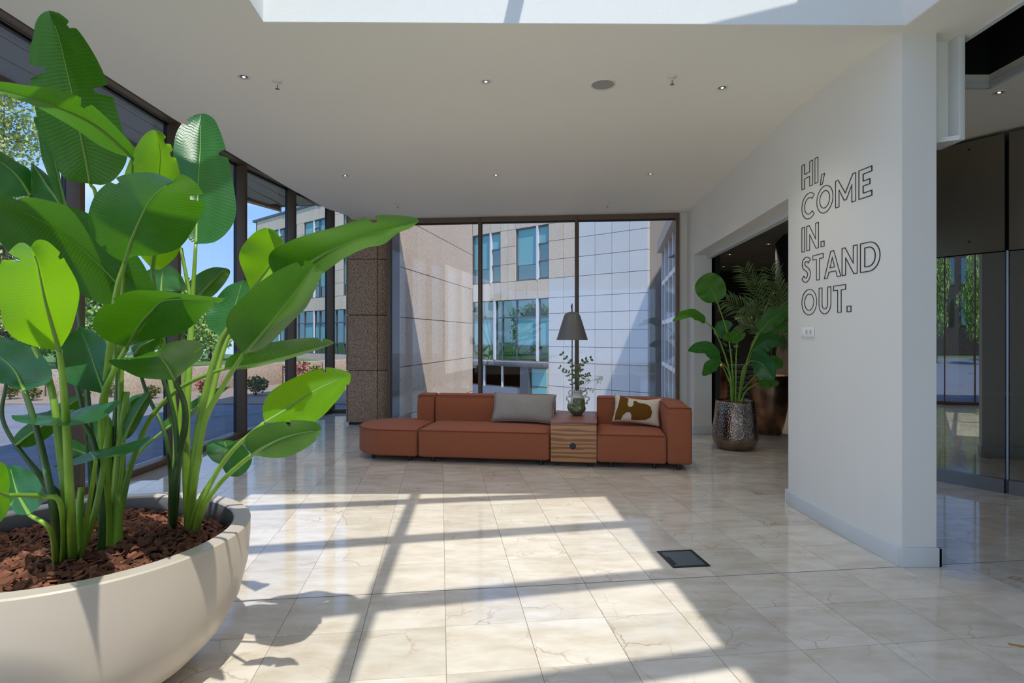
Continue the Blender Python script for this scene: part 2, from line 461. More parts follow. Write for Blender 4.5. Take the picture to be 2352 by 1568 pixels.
def leaf_mat(name, base, vein, trans, tw=0.35, rough=0.36):
    """waxy leaf: fine side veins run across u (along the midrib), thin enough to let sun through"""
    m, n, l, b = nodes_of(name)
    uv = n.new('ShaderNodeUVMap'); uv.uv_map = 'leaf'
    sp = n.new('ShaderNodeSeparateXYZ'); l.new(uv.outputs[0], sp.inputs[0])
    ab = n.new('ShaderNodeMath'); ab.operation = 'ABSOLUTE'; l.new(sp.outputs[1], ab.inputs[0])
    no = n.new('ShaderNodeTexNoise'); no.inputs['Scale'].default_value = 5; l.new(uv.outputs[0], no.inputs['Vector'])
    a1 = n.new('ShaderNodeMath'); a1.operation = 'MULTIPLY_ADD'; l.new(no.outputs[0], a1.inputs[0]); a1.inputs[1].default_value = 0.02; l.new(sp.outputs[0], a1.inputs[2])
    si = n.new('ShaderNodeMath'); si.operation = 'MULTIPLY'; l.new(a1.outputs[0], si.inputs[0]); si.inputs[1].default_value = 300.0
    s2 = n.new('ShaderNodeMath'); s2.operation = 'SINE'; l.new(si.outputs[0], s2.inputs[0])
    mr = n.new('ShaderNodeMapRange'); mr.inputs[1].default_value = -1; mr.inputs[2].default_value = 1; l.new(s2.outputs[0], mr.inputs[0])
    pw = n.new('ShaderNodeMath'); pw.operation = 'POWER'; pw.inputs[1].default_value = 5; l.new(mr.outputs[0], pw.inputs[0])
    oi = n.new('ShaderNodeObjectInfo')
    vr = n.new('ShaderNodeMapRange'); vr.inputs[3].default_value = 0.85; vr.inputs[4].default_value = 1.15; l.new(oi.outputs['Random'], vr.inputs[0])
    n2 = n.new('ShaderNodeTexNoise'); n2.inputs['Scale'].default_value = 3; l.new(uv.outputs[0], n2.inputs['Vector'])
    ramp = n.new('ShaderNodeValToRGB'); ramp.color_ramp.elements[0].position = 0.3; ramp.color_ramp.elements[1].position = 0.7
    ramp.color_ramp.elements[0].color = tuple(x * 0.8 for x in base[:3]) + (1,)
    ramp.color_ramp.elements[1].color = tuple(x * 1.2 for x in base[:3]) + (1,)
    l.new(n2.outputs[0], ramp.inputs[0])
    vfac = n.new('ShaderNodeMath'); vfac.operation = 'MULTIPLY'; vfac.inputs[1].default_value = 0.15; l.new(pw.outputs[0], vfac.inputs[0])
    mx = n.new('ShaderNodeMix'); mx.data_type = 'RGBA'; l.new(vfac.outputs[0], mx.inputs['Factor']); l.new(ramp.outputs[0], mx.inputs[6]); mx.inputs[7].default_value = vein
    h = n.new('ShaderNodeHueSaturation'); l.new(mx.outputs[2], h.inputs['Color']); l.new(vr.outputs[0], h.inputs['Value'])
    l.new(h.outputs[0], b.inputs['Base Color'])
    b.inputs['Roughness'].default_value = rough
    b.inputs['Specular IOR Level'].default_value = 0.45
    bp = n.new('ShaderNodeBump'); bp.inputs['Strength'].default_value = 0.22; bp.inputs['Distance'].default_value = 0.003
    l.new(mr.outputs[0], bp.inputs['Height']); l.new(bp.outputs[0], b.inputs['Normal'])
    tl = n.new('ShaderNodeBsdfTranslucent')
    ht = n.new('ShaderNodeMix'); ht.data_type = 'RGBA'; ht.inputs['Factor'].default_value = 1.0; ht.blend_type = 'MULTIPLY'
    tl.inputs['Color'].default_value = trans
    ms = n.new('ShaderNodeMixShader'); ms.inputs[0].default_value = tw
    l.new(b.outputs[0], ms.inputs[1]); l.new(tl.outputs[0], ms.inputs[2])
    l.new(ms.outputs[0], n['Material Output'].inputs['Surface'])
    return m
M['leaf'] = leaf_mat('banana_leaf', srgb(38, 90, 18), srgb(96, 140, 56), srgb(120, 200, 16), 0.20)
M['leaf_sunlit'] = leaf_mat('sunlit_banana_leaf', srgb(74, 130, 24), srgb(128, 176, 70), srgb(168, 232, 20), 0.45)  # brighter, more translucent copy of the leaf: sunlit glow put into the colour
M['leaf_blue'] = leaf_mat('glossy_leaf', srgb(36, 92, 50), srgb(118, 160, 112), srgb(110, 200, 40), 0.25, 0.3)
M['leaf_small'] = leaf_mat('young_leaf', srgb(60, 116, 40), srgb(120, 160, 80), srgb(110, 180, 30), 0.3)
M['stalk'] = mat('leaf_stalk', srgb(122, 160, 50), 0.4, var=(6, 0.25))
M['stalk_dark'] = mat('dark_leaf_stalk', srgb(58, 88, 42), 0.4, var=(6, 0.3))
M['midrib'] = mat('leaf_midrib', srgb(118, 156, 66), 0.4)
M['planter'] = mat('greige_planter', srgb(198, 186, 170), 0.38, var=(2, 0.02), coat=0.1)
M['planter_in'] = mat('planter_inner_shade', srgb(116, 116, 118), 0.5)  # greyer and darker than the bowl: the shadow inside is put into the colour
M['soil'] = mat('dark_soil', srgb(60, 40, 30), 0.95, var=(30, 0.3))
M['chip'] = mat('pine_bark', srgb(122, 78, 58), 0.9, var=(24, 0.5), bump=(70, 0.6), rnd=0.35)

# ================================================================== STRUCTURE
CEIL = 3.477
ROOF = 4.75

# ---- floor: a grout bed with a marble tile for every joint-bounded field
TA = R(6.94)
E1 = Vector((math.cos(TA), math.sin(TA)))
E2 = Vector((-math.sin(TA), math.cos(TA)))
G0 = Vector((-0.396, 3.465))
T1, T2 = 0.4218, 0.4338
floor_poly = [(-4.16, -6), (9.0, -6), (9.0, 14.4), (4.35, 14.4), (3.15, 9.7), (2.9, 9.55), (-2.0, 10.4), (-2.0, 11.75), (-3.62, 11.75), (-3.9, 10.3), (-4.1, 8.8), (-4.16, 7.1)]
fl = MB().prism(floor_poly, -0.15, -0.003).build('floor', M['grout'])
tag(fl, kind='structure')
tm = MB()
g = 0.0016
tm.box(-T1 / 2 + g, T1 / 2 - g, -T2 / 2 + g, T2 / 2 - g, -0.011, 0.0)
tile_me = tm.mesh('tile', M['tile'])
def inside(p, poly):
    c = False
    n = len(poly)
    for i in range(n):
        a, b = poly[i], poly[i - 1]
        if (a[1] > p[1]) != (b[1] > p[1]) and p[0] < (b[0] - a[0]) * (p[1] - a[1]) / (b[1] - a[1]) + a[0]:
            c = not c
    return c
cand = []
for i in range(-26, 32):
    for j in range(-24, 30):
        c = G0 + E1 * ((i + 0.5) * T1) + E2 * ((j + 0.5) * T2)
        cs = [c + E1 * (a * T1 / 2) + E2 * (b * T2 / 2) for a in (-1, 1) for b in (-1, 1)]
        if not all(inside(q, floor_poly) for q in cs): continue
        area = 0.0
        if c.y > 0.4:
            px = CX + c.x / c.y * F_PX; py = HY + EYE / c.y * F_PX
            if -150 < px < 2500 and py < 1700:
                area = 1.0 / c.y ** 3
                if c.x > 2.75 and c.y > 6.9: area *= 0.5
                if px < 500 and py > 1250: area = 0.01
        cand.append((area, c, j))
cand.sort(key=lambda t: -t[0])
rest = MB()
for k, (a, c, j) in enumerate(cand):
    if k < 296 and a > 0:
        link('tile', tile_me, fl, (c.x, c.y, 0), TA)
    else:
        q = [c + E1 * (sx * (T1 / 2 - g)) + E2 * (sy * (T2 / 2 - g)) for sx, sy in ((-1, -1), (1, -1), (1, 1), (-1, 1))]
        rest.prism([(p.x, p.y) for p in q], -0.011, 0.0)
tag(rest.build('tile_field', M['tile'], fl), kind='stuff')
# the blue-grey expansion joint that crosses the room
ja = G0 + E1 * (-8.2 * T1); jb = G0 + E1 * (14.5 * T1)
MB().bar(ja, jb, 0.007, 0.012, -0.0115).build('expansion_joint', M['grout_joint'], fl)

# ---- ceiling with the skylight well
SKY_HOLE = [(-1.57, 3.70), (2.51, 3.74), (2.69, -0.8), (-1.2, -0.8)]
VOID = [(3.02, -1.5), (3.79, -1.5), (3.79, 4.66), (3.02, 4.66)]
ceil_poly = [(-3.10, -6), (9.0, -6), (9.0, 6.6), (2.95, 6.6), (3.02, 9.9), (-2.72, 10.15), (-2.70, 9.62), (-2.87, 9.1), (-2.975, 7.85), (-3.03, 6.6), (-3.08, 5.3)]
tag(MB().slab(ceil_poly, [SKY_HOLE, VOID], CEIL, CEIL + 0.10).build('ceiling', M['ceiling']), kind='structure')
# edge trim along the ceiling by the glass, light gap above it closed by a raised strip
tr = MB()
tag(MB().prism([(-4.3, -6), (-3.0, -6), (-3.0, 6.6), (-2.6, 10.2), (-2.6, 12.3), (-3.7, 12.3), (-4.05, 10.4), (-4.3, 8.8)], 4.22, 4.32).build('ceiling_strip', M['ceiling']), kind='structure')
# roof slab with the glazed opening; its right lip overhangs the well
ROOF_HOLE = [(-1.57, 3.70), (2.10, 3.72), (2.36, -0.8), (-1.2, -0.8)]
roof_poly = [(-4.4, -6), (9.2, -6), (9.2, 14.6), (4.5, 14.6), (3.2, 9.7), (-2.0, 10.3), (-2.0, 12.4), (-3.7, 12.4), (-4.2, 9.5)]
tag(MB().slab(roof_poly, [ROOF_HOLE], ROOF, ROOF + 0.12).build('roof', M['ceiling']), kind='structure')
# the four plastered sides of the well
def quad(name, a, b, c, d, m, th=0.02):
    n = (Vector(b) - Vector(a)).cross(Vector(d) - Vector(a)).normalized() * th
    q = [Vector(x) for x in (a, b, c, d)]
    mb = MB().add(q + [p - n for p in q], [(0, 1, 2, 3), (7, 6, 5, 4), (0, 4, 5, 1), (1, 5, 6, 2), (2, 6, 7, 3), (3, 7, 4, 0)])
    return mb.build(name, m)
names = ['wall_skylight_far', 'wall_skylight_right', 'wall_skylight_near', 'wall_skylight_left']
def shrink(poly, e):
    cx_, cy_ = sum(p[0] for p in poly) / 4, sum(p[1] for p in poly) / 4
    return [(p[0] - math.copysign(e, p[0] - cx_), p[1] - math.copysign(e, p[1] - cy_)) for p in poly]
SH, RHs = shrink(SKY_HOLE, .004), shrink(ROOF_HOLE, .004)
for i in range(4):
    a, b = SH[i], SH[(i + 1) % 4]
    c, d = RHs[(i + 1) % 4], RHs[i]
    # start just above the ceiling sheet so that the well's lower edge is one clean line
    o = quad(names[i], (a[0], a[1], CEIL + .003), (b[0], b[1], CEIL + .003), (c[0], c[1], ROOF), (d[0], d[1], ROOF), M['shaft'])
    tag(o, kind='structure')
# black ceiling pocket beside the wall on the right
vd = MB()
x0, x1, y0, y1 = 3.02, 3.79, -1.5, 4.66
vd.box(x0 - 0.02, x0, y0, y1, CEIL + 0.1, 4.4).box(x1, x1 + 0.02, y0, y1, CEIL + 0.1, 4.4).box(x0, x1, y1, y1 + 0.02, CEIL + 0.1, 4.4).box(x0, x1, y0, y1, 4.4, 4.42).box(x0, x1, y0 - .02, y0, CEIL + .1, 4.4)
tag(vd.build('ceiling_void', M['black']), kind='structure')
v2 = MB()
for a, b in (((x0, y0), (x0, y1)), ((x0, y1), (x1, y1)), ((x1, y1), (x1, y0))):
    v2.bar(a, b, 0.035, 0.045, CEIL - 0.012)
tag(v2.build('trim_1', M['skirting']), kind='structure')

# skylight glazing bars (their shadows fall on the floor)
K = Vector((0.2626, -0.538)) * ROOF
def up(p): return (p[0] + K.x, p[1] + K.y)
sk = empty('window_4', (0.5, 1.5, ROOF)); tag(sk, kind='structure')
def on_roof(a, b, w, name='glazing_bar'):
    a, b = Vector(up(a)), Vector(up(b))
    t = (b - a).normalized()
    mb = MB().bar(a - Vector((0.5, 1.5)), b - Vector((0.5, 1.5)), w, 0.06, -0.05)
    mb.build(name, M['skirting'], sk)
def ext(p, q, x0, x1):
    s = (q[1] - p[1]) / (q[0] - p[0])
    return (x0, p[1] + s * (x0 - p[0])), (x1, p[1] + s * (x1 - p[0]))
for p, q, w in (((-2.296, 5.132), (0.2616, 5.51), 0.14), ((-1.66, 4.17), (0.91, 4.70), 0.145), ((-1.13, 3.215), (0.43, 3.575), 0.17),
                ((0.583, 2.649), (1.063, 2.769), 0.15), ((0.58, 1.67), (1.06, 1.80), 0.15)):
    a, b = ext(p, q, -2.75, 1.05)
    on_roof(a, b, w)
on_roof((-0.945, 5.95), (-0.70, 1.75), 0.085)
gp = MB().prism([(p[0] - 0.5, p[1] - 1.5) for p in ROOF_HOLE], 0.03, 0.04).build('pane', M['glass_clear'], sk)

# ---- right wall: gently bowed, with the wide opening
wall_c = [(2.545, 3.83), (2.50, 4.25), (2.482, 4.8), (2.486, 5.28), (2.60, 6.65), (2.74, 8.5), (2.775, 8.95), (2.82, 9.46)]
def wall_pt(y):
    pts = wall_c
    for i in range(len(pts) - 1):
        if pts[i][1] <= y <= pts[i + 1][1]:
            a, b = pts[i], pts[i + 1]
            u = (y - a[1]) / (b[1] - a[1])
            p0 = pts[max(i - 1, 0)]; p3 = pts[min(i + 2, len(pts) - 1)]
            return a[0] + (b[0] - a[0]) * u
    return pts[0][0] if y < pts[0][1] else pts[-1][0]
ys_near = [3.83, 4.0, 4.25, 4.5, 4.8, 5.05, 5.28]
ys_mid = [5.28, 5.7, 6.2, 6.65, 7.2, 7.8, 8.4, 8.95]
ys_far = [8.95, 9.2, 9.47]
smooth_x = {}
_sp = spline([Vector((x, y, 0)) for x, y in wall_c], 140)
def wx(y):
    for i in range(len(_sp) - 1):
        if _sp[i].y <= y <= _sp[i + 1].y:
            u = (y - _sp[i].y) / max(1e-9, _sp[i + 1].y - _sp[i].y)
            return _sp[i].x + (_sp[i + 1].x - _sp[i].x) * u
    return _sp[0].x if y < _sp[0].y else _sp[-1].x
TH_NEAR, TH_FAR = 0.225, 0.27
OPEN_H = 2.74
wr = MB()
def strip(ys, z0, z1, th, off=0.0):
    L = [(wx(y) - off, y) for y in ys]
    return L + [(wx(y) + th, y) for y in ys][::-1]
wr.prism(strip(ys_near, 0, CEIL + 0.02, TH_NEAR), 0, CEIL + 0.02)
wr.prism(strip(ys_mid, OPEN_H, CEIL + .02, TH_FAR), OPEN_H, CEIL + 0.02)
wr.prism(strip(ys_far, 0, CEIL + .02, TH_FAR), 0, CEIL + 0.02)
tag(wr.build('wall_right', M['wall']), kind='structure')
# skirting boards
bb = MB()
bb.prism([(wx(y) - 0.022, y) for y in ys_near] + [(wx(y) + 0.002, y) for y in ys_near][::-1], 0, 0.125)
bb.box(wx(3.83) - 0.022, wx(3.83) + TH_NEAR + 0.022, 3.808, 3.832, 0, 0.125)
bb.box(wx(3.83) + TH_NEAR, wx(3.83) + TH_NEAR + 0.022, 3.808, 5.28, 0, 0.125)
bb.box(wx(5.28) - 0.022, wx(5.28) + TH_NEAR + 0.02, 5.278, 5.302, 0, 0.125)
tag(bb.build('baseboard_right', M['skirting'], bevel=0.004), kind='structure')
bb = MB()
bb.prism([(wx(y) - 0.02, y) for y in ys_far] + [(wx(y) + 0.002, y) for y in ys_far][::-1], 0, 0.125)
bb.box(wx(8.95) - 0.02, wx(8.95) + TH_FAR + 0.02, 8.928, 8.952, 0, 0.125)
tag(bb.build('baseboard_far', M['skirting'], bevel=0.004), kind='structure')
# lintel reveal trim inside the opening
o = MB().prism([(wx(y) + 0.20, y) for y in ys_mid] + [(wx(y) + 0.27, y) for y in ys_mid][::-1], OPEN_H - 0.055, OPEN_H).build('trim_2', M['skirting'])
tag(o, kind='structure')

# ---- boxed white bulkhead hanging right of the wall end
bk = empty('trim_3', (2.77, 3.9, 2.79)); tag(bk, kind='structure')
b_ = MB(); b_.box(0.0, 0.17, 0.05, 0.17, 0.03, CEIL - 2.79)
b_.build('fascia_board', M['wall'], bk)
b_ = MB(); b_.prism([(0.165, -0.05), (0.205, -0.05), (0.205, 0.17), (0.165, 0.17)], 0, CEIL - 2.79)
b_.build('edge_profile', M['skirting'], bk, bevel=0.004)
b_ = MB(); b_.prism([(0.0, 0.05), (0.165, -0.05), (0.165, 0.17), (0.0, 0.17)], 0, 0.03)
b_.build('soffit_board', M['wall'], bk)
# fine socket strip on the wall below the lettering
# ---- dark lobby beyond the opening and its ceiling
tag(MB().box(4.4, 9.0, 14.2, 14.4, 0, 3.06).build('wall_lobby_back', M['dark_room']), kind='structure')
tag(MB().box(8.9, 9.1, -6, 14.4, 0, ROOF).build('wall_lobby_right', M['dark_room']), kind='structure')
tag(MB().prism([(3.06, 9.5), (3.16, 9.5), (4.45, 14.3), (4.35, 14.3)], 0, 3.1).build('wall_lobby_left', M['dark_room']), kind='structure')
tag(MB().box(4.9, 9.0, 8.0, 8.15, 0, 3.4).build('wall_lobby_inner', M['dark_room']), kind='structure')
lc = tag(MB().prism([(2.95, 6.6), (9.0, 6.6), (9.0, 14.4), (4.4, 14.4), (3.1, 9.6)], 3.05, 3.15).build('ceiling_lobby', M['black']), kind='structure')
cm = MB().box(-0.395, 0.395, -0.395, 0.395, -0.015, 0.0).mesh('ceiling_tile', M['dark_ceiling'])
for i in range(7):
    for j in range(9):
        x = 3.45 + i * 0.8; y = 7.1 + j * 0.8
        if 0.30 < x / y < 0.52: link('ceiling_tile', cm, lc, (x, y, 3.05))
tag(MB().box(-4.4, 9.0, -6.2, -6.0, 0, 0.4).build('wall_back', M['wall']), kind='structure')
# upper wall over the back window, up to the roof
up_w = MB().prism([(-2.1, 10.02), (-2.1, 9.94), (2.9, 9.43), (2.9, 9.52)], CEIL, ROOF).build('wall_front_upper', M['ceiling'])
tag(up_w, kind='structure')

# ---- glazing along the left: bronze mullions with black outer gaskets
GL = [(-4.13, -5.9), (-4.13, -4.2), (-4.13, -2.6), (-4.13, -0.9), (-4.13, 0.7), (-4.13, 2.3), (-4.13, 3.9), (-4.13, 5.51), (-4.13, 7.12), (-4.09, 8.82), (-3.88, 10.27), (-3.6, 11.58), (-2.55, 11.66)]
GH = 4.075
w1 = empty('window_1', (-4.1, 6, 0)); tag(w1, kind='structure')
off = Vector((4.1, -6))
GLv = [Vector(p) + off for p in GL]
for i, p in enumerate(GLv):
    if i == len(GLv) - 1: continue
    a = GLv[max(i - 1, 0)]; b = GLv[min(i + 1, len(GLv) - 2)]
    t = (b - a).normalized(); n = Vector((t.y, -t.x))      # towards the room
    fr = MB().bar(p - n * 0.035, p + n * 0.10, 0.065, 4.2, 0.0).build('mullion', M['bronze_frame'], w1, bevel=0.004)
    MB().bar(p - n * 0.085, p - n * 0.035, 0.05, 4.2, 0.0).build('gasket', M['black_frame'], w1)
for i in range(len(GLv) - 1):
    a, b = GLv[i], GLv[i + 1]
    t = (b - a).normalized(); n = Vector((t.y, -t.x))
    MB().bar(a + n * .03, b + n * .03, 0.13, 0.07, 0.0).build('sill', M['bronze_frame'], w1, bevel=0.004)
    MB().bar(a + n * .03, b + n * .03, 0.12, 4.22 - GH, GH).build('header', M['bronze_frame'], w1)
    MB().bar(a - n * .055, b - n * .055, 0.04, 0.03, GH - 0.03).build('head_gasket', M['black_frame'], w1)
    MB().bar(a + t * .03 - n * .055, b - t * .03 - n * .055, 0.012, GH - 0.07, 0.07).build('pane', M['glass'], w1)

# ---- back window
WA, WB = Vector((-2.10, 9.941)), Vector((2.69, 9.45))
wt = (WB - WA).normalized(); wn_ = Vector((wt.y, -wt.x))
w2 = empty('window_2', (WA.x, WA.y, 0)); tag(w2, kind='structure')
def W(u, d=0.0): return wt * u + wn_ * d
wlen = (WB - WA).length
def u_of(px):
    # where the line of sight through that column meets the window plane
    r = (px - CX) / F_PX
    return (r * WA.y - WA.x) / (wt.x - r * wt.y)
us = [0.03, u_of(1103), u_of(1324), wlen - 0.03]
for k, u in enumerate(us):
    MB().bar(W(u - 0.028), W(u + 0.028), 0.11, CEIL, 0.0).build('mullion', M['bronze_frame'], w2, bevel=0.003)
    if k < 3: MB().bar(W(u + 0.028), W(u + 0.036), 0.06, CEIL, 0.0, -0.03 * 0).build('gasket', M['black_frame'], w2)
for k in range(3):
    a, b = us[k] + 0.028, us[k + 1] - 0.028
    MB().bar(W(a), W(b), 0.11, 0.085, CEIL - 0.085).build('header', M['bronze_frame'], w2)
    MB().bar(W(a), W(b), 0.05, 0.022, CEIL - 0.107).build('head_gasket', M['black_frame'], w2)
    MB().bar(W(a), W(b), 0.11, 0.08, 0.0).build('sill', M['bronze_frame'], w2)
    MB().bar(W(a), W(b), 0.012, CEIL - 0.187, 0.08).build('pane', M['glass'], w2)
MB().bar(W(0.0), W(wlen), 0.11, 0.03, -0.03).build('threshold', M['bronze_frame'], w2)
tag(MB().prism([(2.69, 9.45), (2.84, 9.435), (2.86, 9.6), (2.70, 9.62)], 0, CEIL).build('wall_front', M['wall']), kind='structure')

# ---- revolving-door drum on the right
DA, DB, DC = Vector((4.30, 6.33)), Vector((4.72, 5.60)), Vector((5.4, 4.85))
dr = empty('door_1', (4.6, 5.8, 0))
tag(dr, kind='structure')
# circle through three plan points
def circ(a, b, c):
    d = 2 * (a.x * (b.y - c.y) + b.x * (c.y - a.y) + c.x * (a.y - b.y))
    ux = ((a.length_squared) * (b.y - c.y) + (b.length_squared) * (c.y - a.y) + (c.length_squared) * (a.y - b.y)) / d
    uy = ((a.length_squared) * (c.x - b.x) + (b.length_squared) * (a.x - c.x) + (c.length_squared) * (b.x - a.x)) / d
    return Vector((ux, uy))
DCc = circ(DA, DB, DC)
Dr = (DA - DCc).length
a0 = math.atan2(DA.y - DCc.y, DA.x - DCc.x); a1 = math.atan2(DC.y - DCc.y, DC.x - DCc.x)
if a1 < a0: a1 += 2 * math.pi
aseam = math.atan2(DB.y - DCc.y, DB.x - DCc.x)
if aseam < 0: aseam += 2 * math.pi
if a0 < 0: a0 += 2 * math.pi; a1 += 2 * math.pi if a1 < a0 else 0
def arc(aa, ab, z0, z1, r0, r1, n=40):
    """curved sheet between radii r0 and r1; separate skins so that each face shades smoothly"""
    o = Vector((4.6, 5.8)); mb = MB()
    pts = []
    for r_ in (r1, r0):
        pts.append([DCc + Vector((math.cos(aa + (ab - aa) * i / n), math.sin(aa + (ab - aa) * i / n))) * r_ - o for i in range(n + 1)])
    for k, L in enumerate(pts):
        vs = [(q.x, q.y, z0) for q in L] + [(q.x, q.y, z1) for q in L]
        fs = [(i, i + 1, n + 2 + i, n + 1 + i) for i in range(n)]
        mb.add(vs, fs if k == 0 else [f[::-1] for f in fs])
    for z in (z0, z1):
        vs = [(q.x, q.y, z) for q in pts[0]] + [(q.x, q.y, z) for q in pts[1]]
        mb.add(vs, [(i, i + 1, n + 2 + i, n + 1 + i) for i in range(n)])
    return mb
segs = [(a0 - 0.35, aseam - 0.004), (aseam + 0.004, aseam + 0.62), (aseam + 0.628, aseam + 1.25)]
for aa, ab in segs:
    arc(aa, ab, 2.32, 3.44, Dr - 0.02, Dr).build('fascia_panel', M['dark_metal'], dr, smooth=True)
    arc(aa, ab, 0.13, 2.31, Dr - 0.030, Dr - 0.018).build('pane', M['drum_glass'], dr, smooth=True)
    arc(aa, ab, 0.0, 0.13, Dr - 0.06, Dr + 0.012).build('base_rail', M['steel'], dr)
    sc = MB()
    for f in (0.12, 0.5, 0.88):
        an = aa + (ab - aa) * f
        for z in (2.44, 3.36):
            c = DCc + Vector((math.cos(an), math.sin(an))) * (Dr + 0.001) - Vector((4.6, 5.8))
            d_ = Vector((math.cos(an), math.sin(an)))
            MB().tube([(c.x - d_.x * .004, c.y - d_.y * .004, z), (c.x + d_.x * 0.004, c.y + d_.y * 0.004, z)], 0.012, 10).build('screw', M['plastic_dark'], dr)
for an in (aseam, aseam + 0.624):
    c = DCc + Vector((math.cos(an), math.sin(an))) * (Dr - 0.02) - Vector((4.6, 5.8))
    MB().tube([(c.x, c.y, 0.0), (c.x, c.y, 2.32)], 0.012, 8).build('edge_strip', M['steel'], dr)
# push rail and dark core inside the drum
cc = DCc - Vector((4.6, 5.8))
MB().lathe([(0.0, 0.0), (Dr * 0.55, 0.0), (Dr * 0.55, 2.3), (0.0, 2.3)], 24, (cc.x, cc.y, 0.0)).build('core', M['black'], dr)
MB().lathe([(0.0, 2.33), (Dr * 0.97, 2.33), (Dr * 0.97, 3.4), (0.0, 3.4)], 32, (cc.x, cc.y, 0.0)).build('canopy', M['black'], dr)
ra = [DCc + Vector((math.cos(aseam + a), math.sin(aseam + a))) * (Dr - 0.16) - Vector((4.6, 5.8)) for a in (-0.5, -0.3, -0.1, 0.1, 0.3)]
MB().tube([(p.x, p.y, 0.62 + 0.13 * i) for i, p in enumerate(ra)], 0.02, 8).build('push_rail', M['steel'], dr)

# ================================================================== OUTSIDE
# ground: lower court beyond, drive and planting bed on a terrace at floor level
tag(MB().box(-120, 90, -80, 140, -3.5, -3.3).build('ground_outside', M['grass']), kind='structure')
tag(MB().box(-6, 30, 9.8, 40, -3.3, -3.2).build('court_ground', mat('bounce_paving', srgb(200, 194, 186), .9, var=(.5, .06))), kind='structure')  # unseen court surface, made pale to bounce sun onto the facades
tag(MB().prism([(-40, 15.2), (-16, 15.2), (-10.2, 15.0), (-9.2, 15.9), (-6.1, 21.4), (-4.4, 23.5), (-13, 38), (-24, 49), (-40, 60)], -0.4, 0.02).build('lawn_bank', M['grass']), kind='structure')
terr = [(-4.25, -30), (-4.25, 8.9), (-3.75, 11.8), (-2.6, 12.0), (-2.4, 17.0), (-5.0, 24.0), (-40, 30), (-60, 13.1), (-60, -30)]
drive = [(-4.25, -30), (-4.25, 8.9), (-3.75, 11.75), (-2.6, 11.8), (-2.5, 13.1), (-40, 13.1), (-40, -30)]
tag(MB().prism(drive, -0.2, -0.03).build('driveway', M['asphalt']), kind='structure')
tag(MB().prism([(-2.5, 13.1), (-2.3, 17), (-4.6, 24.5), (-8, 27), (-40, 22), (-40, 13.1)], -0.25, 0.0).build('planting_bed', M['gravel']), kind='structure')
tag(MB().prism([(-40, 11), (-40, 60), (-120, 60), (-120, -70), (-40, -70)], -0.3, -0.05).build('lawn', M['grass']), kind='structure')

# low retaining wall of aggregate panels
rw = empty('retaining_wall', (-8.9, 15.8, 0))
tag(rw, 'low pebble-faced retaining wall behind the gravel bed outside the left glazing', 'wall')
rp = [(-26, 16.5), (-16, 14.9), (-10.2, 14.7), (-8.9, 15.8), (-5.7, 21.3), (-3.2, 22.6)]
for i in range(len(rp) - 1):
    a, b = Vector(rp[i]) - Vector((-8.9, 15.8)), Vector(rp[i + 1]) - Vector((-8.9, 15.8))
    n = max(1, round((b - a).length / 1.5))
    MB().bar(a, b, 0.16, 0.68, -0.1).build('core', M['joint'], rw)
    for k in range(n):
        p, q = a.lerp(b, k / n + 0.004), a.lerp(b, (k + 1) / n - 0.004)
        MB().bar(p, q, 0.2, 0.72, -0.05).build('stone_panel', M['pebble'], rw, bevel=0.01)

# ---- foliage helpers
def leaf_cloud(n, fn, size, seed):
    rnd = random.Random(seed)
    mb = MB()
    for _ in range(n):
        c = Vector(fn(rnd))
        u = Vector((rnd.uniform(-1, 1), rnd.uniform(-1, 1), rnd.uniform(-1, 1))).normalized()
        w = u.cross(Vector((rnd.uniform(-1, 1), rnd.uniform(-1, 1), rnd.uniform(-1, 1)))).normalized()
        s = size * rnd.uniform(0.6, 1.3)
        mb.add([c - u * s, c + w * s * 0.55, c + u * s, c - w * s * 0.55], [(0, 1, 2, 3)])
    return mb
def blob(rnd, blobs):
    b = rnd.choice(blobs)
    d = Vector((rnd.gauss(0, 1), rnd.gauss(0, 1), rnd.gauss(0, 1))).normalized() * (rnd.uniform(0.55, 1.0))
    return (b[0] + d.x * b[3], b[1] + d.y * b[3], b[2] + d.z * b[4])
def tree(name, loc, h, rad, label, m, n=2600, size=0.13, poplar=False, seed=1, group='trees outside'):
    t = empty(name, loc)
    tag(t, label, 'tree', group)
    rnd = random.Random(seed)
    blobs = []
    if poplar:
        for k in range(14):
            z = h * (0.14 + 0.84 * k / 13)
            blobs.append((rnd.uniform(-.25, .25) * rad, rnd.uniform(-.25, .25) * rad, z, rad * (1.0 - 0.55 * (k / 13) ** 2) * rnd.uniform(.8, 1.1), h * 0.075))
    else:
        for k in range(16):
            a = rnd.uniform(0, 6.28); rr = rad * rnd.uniform(0, 0.62)
            blobs.append((rr * math.cos(a), rr * math.sin(a), h * rnd.uniform(0.32, 0.85), rad * rnd.uniform(.32, .5), rad * rnd.uniform(.3, .45)))
    leaf_cloud(n, lambda r: blob(r, blobs), size, seed).build('crown', m, t)
    tr_ = MB().tube([(0, 0, 0), (0.05, 0.02, h * .35), (0, 0, h * 0.75)], [0.02 * h + .04, 0.016 * h + .03, 0.03], 8)
    for k in range(5):
        b = blobs[(k * 3) % len(blobs)]
        tr_.tube([(0, 0, h * (0.25 + .08 * k)), (b[0] * .5, b[1] * .5, (b[2] + h * .3) / 2), (b[0], b[1], b[2])], [0.05, 0.035, 0.015], 5)
    tr_.build('trunk', M['bark'], t)
    return t
def at(px, d, h=0.0):
    return ((px - CX) / F_PX * d, d, h)
tree('poplar', at(8, 23), 12.2, 1.6, 'tall slender poplar at the left edge, against the blue sky', M['poplar_leaf'], 9000, 0.085, True, 3)
tree('maple', at(205, 24), 4.2, 1.9, 'pale green tree behind the retaining wall, left of the dark upright mullion', M['tree_leaf'], 3400, 0.10, False, 5)
